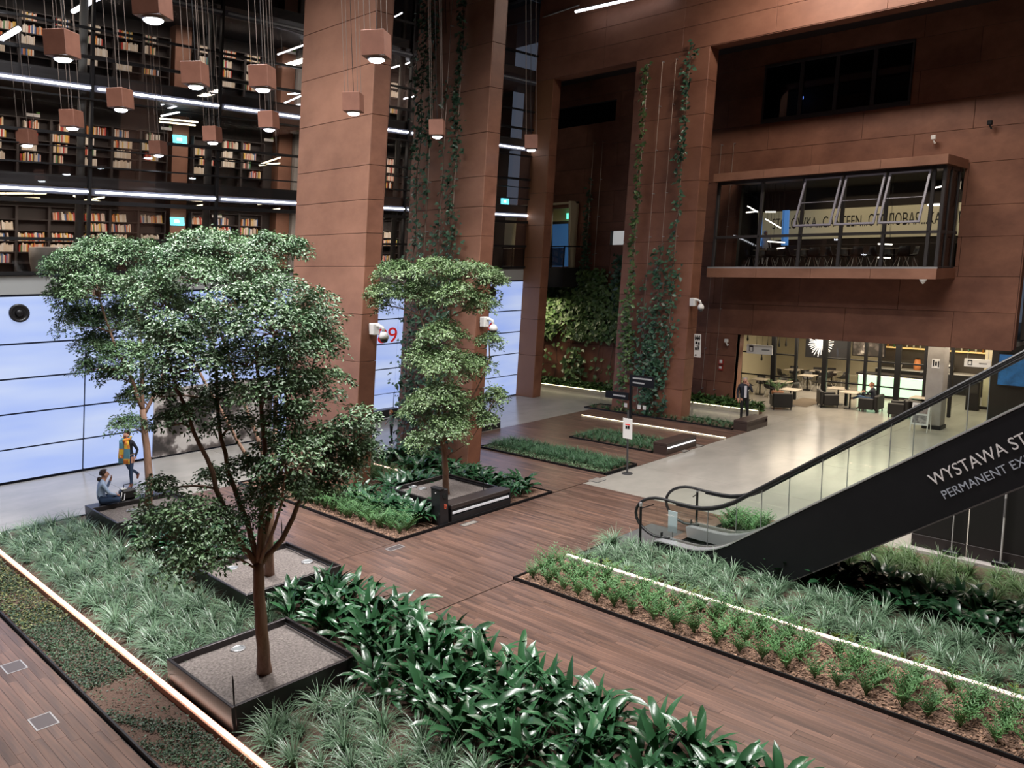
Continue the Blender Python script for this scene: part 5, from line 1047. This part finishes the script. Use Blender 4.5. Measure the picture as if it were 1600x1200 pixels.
for i, (y, z) in enumerate(((20.0, 2.5), (19.5, 2.0), (18.9, 2.05), (18.3, 2.3), (17.95, 2.35), (19.2, 1.55))): q = (38.2, y, z); t = thing('drop_pendant', 'slim black drop-shaped pendant lamp over the restaurant tables', 'lamp', q, 0, 'black drop pendants'); MB().lathe([(.004, .55), (.012, .3), (.03, .1), (.055, -.05), (.03, -.12), (.001, -.13)], q, 10, cap=False).build('shade', BLACK, t, smooth=True, fix=True); MB().tube([(q[0], q[1], q[2]+.5), (q[0], q[1], 3.35)], .005, 4).build('cable', BLACK, t)
# tables and chairs
TTOP = mat('pale_table', (.50, .44, .36), .35); CHS = mat('chair_shell', (.018, .017, .018), .45); CHL = mat('chair_leg_white', (.6, .58, .54), .4)
def make_table():
    t = thing('cafe_table', '', 'table'); MB().box(-.38, .38, -.38, .38, .72, .75, c=.008).build('tabletop', TTOP, t, local=True); MB().lathe([(.035, .02), (.035, .72)], n=10).build('column', BLACK, t, local=True); MB().lathe([(.25, 0), (.25, .015), (.05, .03)], n=14).build('base', BLACK, t, local=True, fix=True); return t
def make_chair():
    t = thing('shell_chair', '', 'chair')
    V = []; F = []; nu, nv = 6, 7
    prof = [(-.22, .47), (-.1, .44), (.05, .44), (.17, .46), (.22, .55), (.25, .68), (.27, .82)]
    for j, (y, z) in enumerate(prof):
        for i in range(nu+1): u = i/nu*2-1; V.append((u*(.23-.03*(j > 4)), y-.03*u*u*(j > 3), z+.06*u*u*(j < 5)))
    for j in range(nv-1):
        for i in range(nu): a = j*(nu+1)+i; F.append((a, a+1, a+nu+2, a+nu+1))
    me = MB().add(V, F).mesh('seat_shell', CHS, smooth=True); o = link('seat_shell', me, t); s = o.modifiers.new('thick', 'SOLIDIFY'); s.thickness = .015
    for x in (-1, 1):
        for y in (-1, 1): MB().tube([(x*.08, y*.08, .44), (x*.22, y*.22, 0)], [.012, .009], 6).build('leg', CHL, t, local=True)
    return t
tb0 = make_table(); ch0 = make_chair(); nt = 0; nc = 0
TBL = [((1222, 596), 'white cafe table just inside the left restaurant pane'), ((1262, 586), 'cafe table right of the open restaurant door'), ((1240, 577), 'cafe table farthest back at the restaurant wall'), ((1300, 580), 'cafe table behind the second dark post'), ((1277, 579), 'cafe table under the sunburst lamp'), ((1188, 592), 'cafe table at the left end of the restaurant'), ((1310, 606), 'low cafe table beside the palm side of the restaurant front')]
for p, lab in TBL:
    q = P(*p, .75); o = tb0 if nt == 0 else dup(tb0, (0, 0, 0)); nt += 1; o.location = (q[0], q[1], 0); o['label'] = lab; o['group'] = 'cafe tables'
    for w in (.4, 2.6, 4.4)[:3 if p[1] < 600 else 0]:
        c = ch0 if nc == 0 else dup(ch0, (0, 0, 0)); nc += 1; c.location = (q[0]+.62*math.cos(w), q[1]+.62*math.sin(w), 0); c.rotation_euler = (0, 0, w-math.pi/2); c['label'] = 'black shell chair with pale legs at a restaurant table'; c['group'] = 'black shell chairs'
def make_arm():
    t = thing('club_armchair', '', 'armchair'); L = mat('black_leather', (.013, .012, .012), .42)
    MB().box(-.30, .30, -.36, .24, .16, .42, c=.03).build('seat', L, t, local=True); MB().box(-.42, .42, .24, .40, .12, .74, c=.04).build('backrest', L, t, local=True)
    for x in (-1, 1): MB().box(min(x*.30, x*.42), max(x*.30, x*.42), -.40, .24, .12, .60, c=.035).build('armrest', L, t, local=True)
    for x in (-.36, .36):
        for y in (-.34, .34): MB().lathe([(.02, 0), (.03, .12)], (x, y, 0), 8).build('leg', BLACK, t, local=True)
    return t
ar0 = make_arm()
for i, ((x, y, w), lab) in enumerate((((33.5, 15.85, 2.2), 'black club armchair beside the fern bed, left of the restaurant door'), ((35.4, 14.6, .6), 'black club armchair right of the restaurant door, empty'), ((35.5, 12.75, 0.15+3.14), 'black club armchair in which a man sits'), ((36.0-.9, 11.45, 3.3), 'black club armchair just left of the concrete pillar'), ((35.3, 10.8, 1.2), 'black club armchair hidden half behind the concrete pillar'))):
    o = ar0 if i == 0 else dup(ar0, (0, 0, 0)); o.location = (x, y, 0); o.rotation_euler = (0, 0, w if i != 2 else math.pi); o['label'] = lab; o['group'] = 'black club armchairs'
for q, lab in (((34.5, 15.9), 'small square table between the palm and the first armchair'), ((35.5, 13.65), 'small square table beside the seated man'), ((36.0, 10.9), 'small square table left of the concrete pillar')): o = dup(tb0, (q[0], q[1], 0), 0, lab, 'small lounge tables')
t = thing('potted_palm', 'bushy green palm in a brown pot at the restaurant front', 'plant', (35.0, 16.75, 0)); MB().lathe([(.2, 0), (.28, .5), (.26, .52), (.2, .5)], (35.0, 16.75, 0), 16).build('pot', mat('brown_pot', (.22, .09, .04), .6), t, smooth=True, fix=True)
fm = fern_mesh(mat('palm_leaf', (.05, .14, .035), .5, 0, isl=.3), 16, (.6, .95), 'fronds', 60); fm.transform(Matrix.Translation((0, 0, .5))); link('fronds', fm, t)
t = thing('sandwich_board', 'white A-frame board with dark pictures in front of the concrete pillar', 'sign', (32.6, 9.85, 0))
for s in (1, -1):
    for y in (9.55, 10.15): MB().tube([(32.6-s*.22, y, 0), (32.6-s*.03, y, 1.05)], .02, 6).build('leg', WHITE, t)
    MB().add([(32.6-s*.19, 9.55, .25), (32.6-s*.19, 10.15, .25), (32.6-s*.04, 10.15, 1.05), (32.6-s*.04, 9.55, 1.05)], [(0, 1, 2, 3)]).build('board', WHITE, t)
for z0, z1, c in ((.32, .62, (.10, .09, .10)), (.68, .98, (.22, .09, .09))): f = lambda z: 32.6-.19+.15*(z-.25)/.8-.012; MB().add([(f(z0), 9.6, z0), (f(z0), 10.1, z0), (f(z1), 10.1, z1), (f(z1), 9.6, z1)], [(0, 3, 2, 1)]).build('print', mat('print_%d' % int(z0*100), c, .6, noise=(9, (.45, .42, .40), 4)), t)
t = thing('info_totem', 'waist-high dark info stand in front of the cream pillar', 'stand', (38.6, 9.55, 0)); MB().box(38.5, 38.75, 9.4, 9.9, .0, 1.25, c=.01).build('body', BLACK, t); MB().box(38.49, 38.5, 9.45, 9.85, .75, 1.15).build('screen', DARK, t)
t = thing('video_screen', 'large blue glowing screen behind the escalator handrail', 'screen', (36.5, 7.7, 2)); MB().box(36.5, 36.6, 5.0, 8.35, 1.45, 2.75, c=.01).build('frame', BLACK, t); MB().box(36.48, 36.5, 5.06, 8.29, 1.5, 2.7).build('display', mat('blue_screen', (.02, .1, .3), .3, noise=(3, (.0, .0, .0), 4), emit=(.04, .22, .55), estr=.3), t)

for i, (a, b) in enumerate((((1168, 322), (1184, 331)), ((1166, 332), (1184, 330)), ((1196, 331), (1212, 331)), ((1196, 342), (1220, 356)), ((1457, 294), (1474, 291)), ((1372, 381), (1394, 382)), ((1371, 402), (1391, 403)), ((1200, 377), (1226, 379)), ((1205, 389), (1226, 387)))):
    D = 34.5-EYE[0]; f = lambda p: EYE+ray(*p)*34.5/ray(*p)[0]
    linear(f(a), f(b), .03, mat('canteen_tube', (1, 1, 1), .4, emit=(1, .95, .85), estr=3), 'white tube lamp inside the canteen behind the glazed bay', 'tube lamps in the canteen', nm='tube_lamp', top=9.7)
q = EYE+ray(1463, 320)*33.6/ray(1463, 320)[0]; t = thing('ring_lamp', 'white ring lamp at the right end of the canteen', 'lamp', tuple(q)); MB().tube([q+np.array([.28*math.cos(w), .28*math.sin(w), 0]) for w in np.linspace(0, 2*math.pi, 17)], .03, 6).build('light_tube', mat('canteen_tube', (1, 1, 1), .4), t, smooth=True); MB().tube([q+np.array([0, .28, 0]), q+np.array([0, .1, 1.2])], .006, 4).build('cable', BLACK, t)
def cset(y0, lab):
    o = dup(tb0, (32.6, y0, 6.1), 0, lab, 'canteen tables')
    for w in (.7, 2.4, 3.9, 5.4): c = dup(ch0, (32.6+.6*math.cos(w), y0+.6*math.sin(w), 6.1), w-math.pi/2, 'shell chair at a canteen table behind the bay glass', 'canteen chairs')
for i, y in enumerate((16.4, 14.6, 12.9, 11.2)): cset(y, ('leftmost', 'second', 'third', 'rightmost')[i]+' cafe table behind the glass of the canteen bay')
# ================================================================= PEOPLE
SKIN = mat('skin', (.50, .26, .18), .55)
def body_mesh(J, E, mats, reg):
    """J: {name: (xyz, r)}; E: [(a, b, region)]; one continuous skinned surface, materials by the nearest bone"""
    names = list(J); idx = {n: i for i, n in enumerate(names)}
    me = bpy.data.meshes.new('tmp'); me.from_pydata([J[n][0] for n in names], [(idx[a], idx[b]) for a, b, _ in E], [])
    o = bpy.data.objects.new('tmp', me); COL.objects.link(o); s = o.modifiers.new('s', 'SKIN'); s.use_smooth_shade = True
    for i, n in enumerate(names):
        sv = me.skin_vertices[0].data[i]; r = J[n][1]; sv.radius = r if isinstance(r, tuple) else (r, r); sv.use_root = (n == 'pelvis')
    sub = o.modifiers.new('d', 'SUBSURF'); sub.levels = 1; sub.render_levels = 1
    bpy.context.view_layer.update(); out = bpy.data.meshes.new_from_object(o.evaluated_get(bpy.context.evaluated_depsgraph_get())); bpy.data.objects.remove(o)
    out.materials.clear(); keys = list(mats)
    for k_ in keys: out.materials.append(mats[k_])
    A = np.array([J[a][0] for a, b, _ in E]); B = np.array([J[b][0] for a, b, _ in E]); rg = [keys.index(r) for _, _, r in E]
    for p in out.polygons:
        c = np.array(p.center); t = np.clip(((c-A)*(B-A)).sum(1)/(((B-A)**2).sum(1)+1e-9), 0, 1); d = np.linalg.norm(c-(A+(B-A)*t[:, None]), axis=1); p.material_index = rg[int(np.argmin(d))]; p.use_smooth = True
    out.name = 'body'; return out
def person(label, loc, rz, pose, top, legs, shoes, hair, sc=1.0, bald=False, sleeve='top', skirtlen=None, bulk=1.0):
    t = thing('person', label, 'person', loc, rz)
    J = {'pelvis': ((0, 0, .95), (.145*bulk, .105*bulk)), 'spine': ((0, 0, 1.13), (.135*bulk, .10*bulk)), 'chest': ((0, 0, 1.33), (.155*bulk, .11*bulk)), 'neck': ((0, 0, 1.47), .058), 'jaw': ((0, -.022, 1.53), (.066, .078)), 'head': ((0, -.012, 1.61), (.078, .096)), 'crown': ((0, .0, 1.685), (.05, .065)), 'nose': ((0, -.125, 1.575), .014)}
    for s, q in ((1, 'l'), (-1, 'r')):
        J.update({'sho_'+q: ((s*.175*bulk, 0, 1.395), .062), 'elb_'+q: ((s*.235*bulk, .03, 1.12), .045), 'wri_'+q: ((s*.25*bulk, -.05, .89), .028), 'hip_'+q: ((s*.09, 0, .90), .095*bulk), 'kne_'+q: ((s*.10, -.02, .50), .060), 'ank_'+q: ((s*.10, .02, .10), .042), 'heel_'+q: ((s*.10, .05, .045), .036), 'toe_'+q: ((s*.115, -.15, .035), .032), 'ear_'+q: ((s*.088, .0, 1.575), .016)})
    for n, v in pose.items(): J[n] = (v, J[n][1])
    E = [('pelvis', 'spine', 'top'), ('spine', 'chest', 'top'), ('chest', 'neck', 'top'), ('neck', 'jaw', 'skin'), ('jaw', 'head', 'skin'), ('head', 'crown', 'skin'), ('head', 'nose', 'skin')]
    for q in 'lr':
        E += [('chest', 'sho_'+q, 'top'), ('sho_'+q, 'elb_'+q, 'top'), ('elb_'+q, 'wri_'+q, 'top'), ('pelvis', 'hip_'+q, 'legs'), ('hip_'+q, 'kne_'+q, 'legs'), ('kne_'+q, 'ank_'+q, 'legs'), ('ank_'+q, 'heel_'+q, 'shoes'), ('ank_'+q, 'toe_'+q, 'shoes'), ('head', 'ear_'+q, 'skin')]
        e, w = np.array(J['elb_'+q][0]), np.array(J['wri_'+q][0]); d = unit(w-e); side = unit(np.cross(d, [0, 1, .2])) if abs(d[1]) < .9 else np.array([1., 0, 0]); nr = np.cross(side, d)
        p = w+d*.075; J['palm_'+q] = (tuple(p), (.036, .020)); E.append(('wri_'+q, 'palm_'+q, 'skin'))
        for i, L in enumerate((.068, .078, .072, .056)):
            b = p+side*(.024-.016*i)+d*.012; m1 = b+d*L*.55+nr*.012; m2 = m1+d*L*.4+nr*.024; J['f%d_%s' % (i, q)] = (tuple(m1), .0095); J['g%d_%s' % (i, q)] = (tuple(m2), .007); E += [('palm_'+q, 'f%d_%s' % (i, q), 'skin'), ('f%d_%s' % (i, q), 'g%d_%s' % (i, q), 'skin')]
        b = w+d*.03+side*.045+nr*.01; J['th_'+q] = (tuple(b), .011); J['tk_'+q] = (tuple(b+d*.04+side*.012+nr*.012), .008); E += [('wri_'+q, 'th_'+q, 'skin'), ('th_'+q, 'tk_'+q, 'skin')]
    me = body_mesh(J, E, {'top': top, 'legs': legs, 'shoes': shoes, 'skin': SKIN}, None); me.transform(Matrix.Scale(sc, 4)); link('body', me, t)
    h = np.array(J['head'][0]); cr = np.array(J['crown'][0]); mb = MB(); n, k_ = 14, 7
    V = []; F = []
    for j in range(k_+1):
        ph = math.pi*.62*j/k_
        for i in range(n):
            w = 2*math.pi*i/n; x, y, z = math.sin(ph)*math.cos(w), math.sin(ph)*math.sin(w), math.cos(ph); fr = (y < -.3) and j > k_*.55
            V.append(h+np.array([x*.098, y*.112+.012+(.055 if fr else 0), z*.115+.012+(.03 if fr else 0)]))
    for j in range(k_):
        for i in range(n): F.append((j*n+i, j*n+(i+1) % n, (j+1)*n+(i+1) % n, (j+1)*n+i))
    if not bald: mb.add([v*sc for v in V], F).build('hair', hair, t, local=True, smooth=True)
    else: mb.add([v*sc*np.array([1, 1, 1]) for v in V], [f for f in F if f[0] >= n*4]).build('hair', hair, t, local=True, smooth=True)
    for s in (-1, 1): MB().lathe([(.001, -.012), (.011, 0), (.001, .012)], tuple((h+np.array([s*.033, -.092, .0]))*sc), 8, cap=False).build('eye', mat('eye_dark', (.03, .02, .02), .3), t, local=True)
    MB().box(*[v*sc for v in (h[0]-.025, h[0]+.025, h[1]-.100, h[1]-.088, h[2]-.072, h[2]-.062)]).build('mouth', mat('lip', (.35, .10, .09), .5), t, local=True)
    return t, J
def L(n, c, r=.8, **k): return mat(n, c, r, **k)
JEAN = L('blue_jeans', (.020, .045, .10)); NAVY = L('navy_cloth', (.012, .014, .026)); BRN = L('brown_shoe', (.20, .065, .03), .5); BLK = L('black_cloth', (.008, .008, .010)); SKYB = L('light_blue_shirt', (.36, .47, .66)); DHAIR = L('dark_brown_hair', (.030, .014, .011), .5); RHAIR = L('auburn_hair', (.070, .020, .014), .5); GINGER = L('ginger_hair', (.42, .17, .05), .5); GREYH = L('grey_hair', (.35, .33, .31), .5)
# woman with scarf, striding to the left
t, J = person('woman striding past the lit wall in a yellow and orange scarf and blue jeans', (8.98, 23.95, 0), math.radians(-62), {'hip_l': (.09, 0, .90), 'kne_l': (.10, -.06, .50), 'ank_l': (.09, -.06, .10), 'heel_l': (.09, -.03, .045), 'toe_l': (.10, -.21, .035), 'kne_r': (-.10, .12, .52), 'ank_r': (-.09, .46, .30), 'heel_r': (-.09, .50, .25), 'toe_r': (-.09, .40, .14), 'elb_l': (.26, .10, 1.13), 'wri_l': (.22, .02, .93), 'elb_r': (-.26, .02, 1.12), 'wri_r': (-.16, -.14, 1.02)}, NAVY, JEAN, BRN, RHAIR, .97)
SCF = bpy.data.materials.new('scarf_plaid'); SCF.use_nodes = True; _nt = SCF.node_tree; _b = _nt.nodes['Principled BSDF']; _b.inputs['Roughness'].default_value = .85
_tc = _nt.nodes.new('ShaderNodeTexCoord'); _ck = _nt.nodes.new('ShaderNodeTexChecker'); _ck.inputs['Scale'].default_value = 7; _ck.inputs[1].default_value = (.70, .22, .04, 1); _ck.inputs[2].default_value = (.75, .48, .05, 1); _nt.links.new(_tc.outputs['Object'], _ck.inputs[0])
_c2 = _nt.nodes.new('ShaderNodeTexChecker'); _c2.inputs['Scale'].default_value = 3.4; _c2.inputs[2].default_value = (.10, .26, .34, 1); _nt.links.new(_tc.outputs['Object'], _c2.inputs[0]); _nt.links.new(_ck.outputs[0], _c2.inputs[1]); _nt.links.new(_c2.outputs[0], _b.inputs['Base Color'])
m = MB(); m.tube([(.10, -.02, 1.44), (.07, -.11, 1.42), (0, -.13, 1.40), (-.07, -.11, 1.42), (-.10, -.02, 1.44), (-.06, .07, 1.46), (.06, .07, 1.46), (.10, -.02, 1.44)], .05, 8); o = m.build('scarf', SCF, t, local=True, smooth=True)
for s, w in ((1, .15), (-1, .13)):
    m = MB(); V = []; F = []
    for j in range(8):
        z = 1.40-.095*j
        for i in range(5): u = i/4-.5; V.append((s*.09+u*w*(1+.06*j), -.135-.03*math.sin(u*6+j*.7)-.004*j, z))
    for j in range(7):
        for i in range(4): a = j*5+i; F.append((a, a+1, a+6, a+5))
    q = link('scarf_tail', m.add(V, F).mesh('scarf_tail', SCF, smooth=True), t); sd = q.modifiers.new('t', 'SOLIDIFY'); sd.thickness = .03
MB().box(-.15, .15, -.115, .115, .955, .985, c=.01).build('belt', L('tan_belt', (.3, .2, .13)), t, local=True)
# person seated on the planter seat
SIT = {'pelvis': (0, 0, .10), 'spine': (0, .02, .28), 'chest': (0, -.02, .48), 'neck': (0, -.06, .62), 'jaw': (0, -.11, .68), 'head': (0, -.105, .76), 'crown': (0, -.09, .835), 'nose': (0, -.22, .72), 'ear_l': (.088, -.09, .73), 'ear_r': (-.088, -.09, .73)}
q = dict(SIT); q.update({'sho_l': (.17, -.03, .54), 'sho_r': (-.17, -.03, .54), 'elb_l': (.24, -.16, .32), 'wri_l': (.10, -.24, .56), 'elb_r': (-.24, -.14, .30), 'wri_r': (-.14, -.30, .22), 'hip_l': (.10, -.02, .09), 'hip_r': (-.10, -.02, .09), 'kne_l': (.30, -.36, .10), 'kne_r': (-.30, -.36, .12), 'ank_l': (-.02, -.42, .06), 'ank_r': (.05, -.30, .07), 'heel_l': (-.05, -.42, .05), 'heel_r': (.09, -.30, .05), 'toe_l': (-.16, -.42, .05), 'toe_r': (.18, -.32, .05)})
t, J = person('person in a light blue shirt sitting cross-legged on the planter seat, hand at the face', (7.18, 21.06, .485), math.radians(78), q, SKYB, JEAN, BLK, DHAIR, 1.0, bulk=1.12)
MB().lathe([(.02, -.02), (.05, .0), (.055, .05), (.03, .09)], (0, .02, .60), 10).build('hair_bun', DHAIR, t, local=True, smooth=True)
t = thing('handbag', 'black handbag with a white strap standing on the planter seat', 'bag', (7.82, 21.08, .48)); MB().box(7.62, 8.0, 20.95, 21.2, .48, .75, c=.05).build('body', L('black_bag', (.010, .009, .009), .35), t); MB().tube([(7.66, 21.0, .72), (7.6, 20.93, .6), (7.55, 20.9, .52), (7.66, 20.92, .5), (7.7, 20.94, .66)], .012, 6).build('strap', WHITE, t, smooth=True); MB().tube([(7.72, 21.08, .74), (7.74, 21.08, .86), (7.9, 21.08, .86), (7.92, 21.08, .74)], .012, 6).build('handle', BLACK, t, smooth=True); MB().box(7.64, 7.78, 20.98, 21.15, .75, .78, c=.01).build('paper', WHITE, t)
# suited man
face = lambda x, y: math.atan2(-x, y)    # rz so that local -y looks from there to the camera
t, J = person('grey-haired man in dark suit behind the dark box bench, hand at his face', (29.75, 15.62, 0), math.radians(-50), {'elb_l': (.27, -.08, 1.14), 'wri_l': (.12, -.14, 1.42), 'wri_r': (-.25, -.06, .90), 'kne_l': (.12, -.02, .5), 'ank_l': (.14, .02, .1), 'heel_l': (.14, .05, .045), 'toe_l': (.16, -.15, .035)}, NAVY, BLK, BLK, GREYH, 1.06, True, bulk=1.12)
MB().prism([(-.055, 1.48), (.055, 1.48), (.05, 1.0), (-.05, 1.0)], -.150, -.135, 'y').build('shirt_front', L('white_shirt', (.62, .60, .66)), t, local=True)
MB().box(.10, .13, -.158, -.145, 1.28, 1.32).build('badge', WHITE, t, local=True)
for s in (-1, 1): MB().prism([(s*.05, 1.48), (s*.12, 1.40), (s*.07, 1.18), (s*.045, 1.08)], -.160, -.140, 'y').build('lapel', NAVY, t, local=True, fix=True)
# child
t, J = person('ginger-haired child in a grey top standing between the piers, arm stretched out', (17.72, 22.95, 0), math.radians(-125), {'elb_l': (.24, -.20, 1.34), 'wri_l': (.20, -.42, 1.34), 'elb_r': (-.22, -.16, 1.15), 'wri_r': (-.10, -.26, 1.05)}, L('grey_top', (.30, .30, .31)), BLK, BLK, GINGER, .70)
# man seated in the armchair
q = {n: (v[0], v[1]+.12, v[2]+.40) for n, v in SIT.items()}; q.update({'sho_l': (.17, .09, .94), 'sho_r': (-.17, .09, .94), 'elb_l': (.26, -.06, .74), 'wri_l': (.12, -.28, .78), 'elb_r': (-.26, -.06, .74), 'wri_r': (-.10, -.28, .80), 'hip_l': (.09, .08, .49), 'hip_r': (-.09, .08, .49), 'kne_l': (.12, -.42, .62), 'kne_r': (-.10, -.42, .54), 'ank_l': (-.05, -.72, .48), 'ank_r': (-.10, -.46, .10), 'heel_l': (-.05, -.72, .42), 'heel_r': (-.10, -.42, .045), 'toe_l': (-.05, -.90, .46), 'toe_r': (-.11, -.62, .035)})
t, J = person('man in blue jeans sitting cross-legged in a black armchair at the restaurant front', (35.5, 12.80, 0.0), math.radians(180), q, NAVY, L('mid_jeans', (.05, .10, .19)), BRN, L('shaved_hair', (.30, .13, .08)), 1.0, True)
t, J = person('kitchen worker in a white coat behind the canteen counter', (36.9, 18.6, 6.1), math.radians(-55), {}, L('white_coat', (.7, .7, .75)), L('white_coat', (.7, .7, .75)), BLK, L('white_cap', (.7, .7, .72)), 1.0)
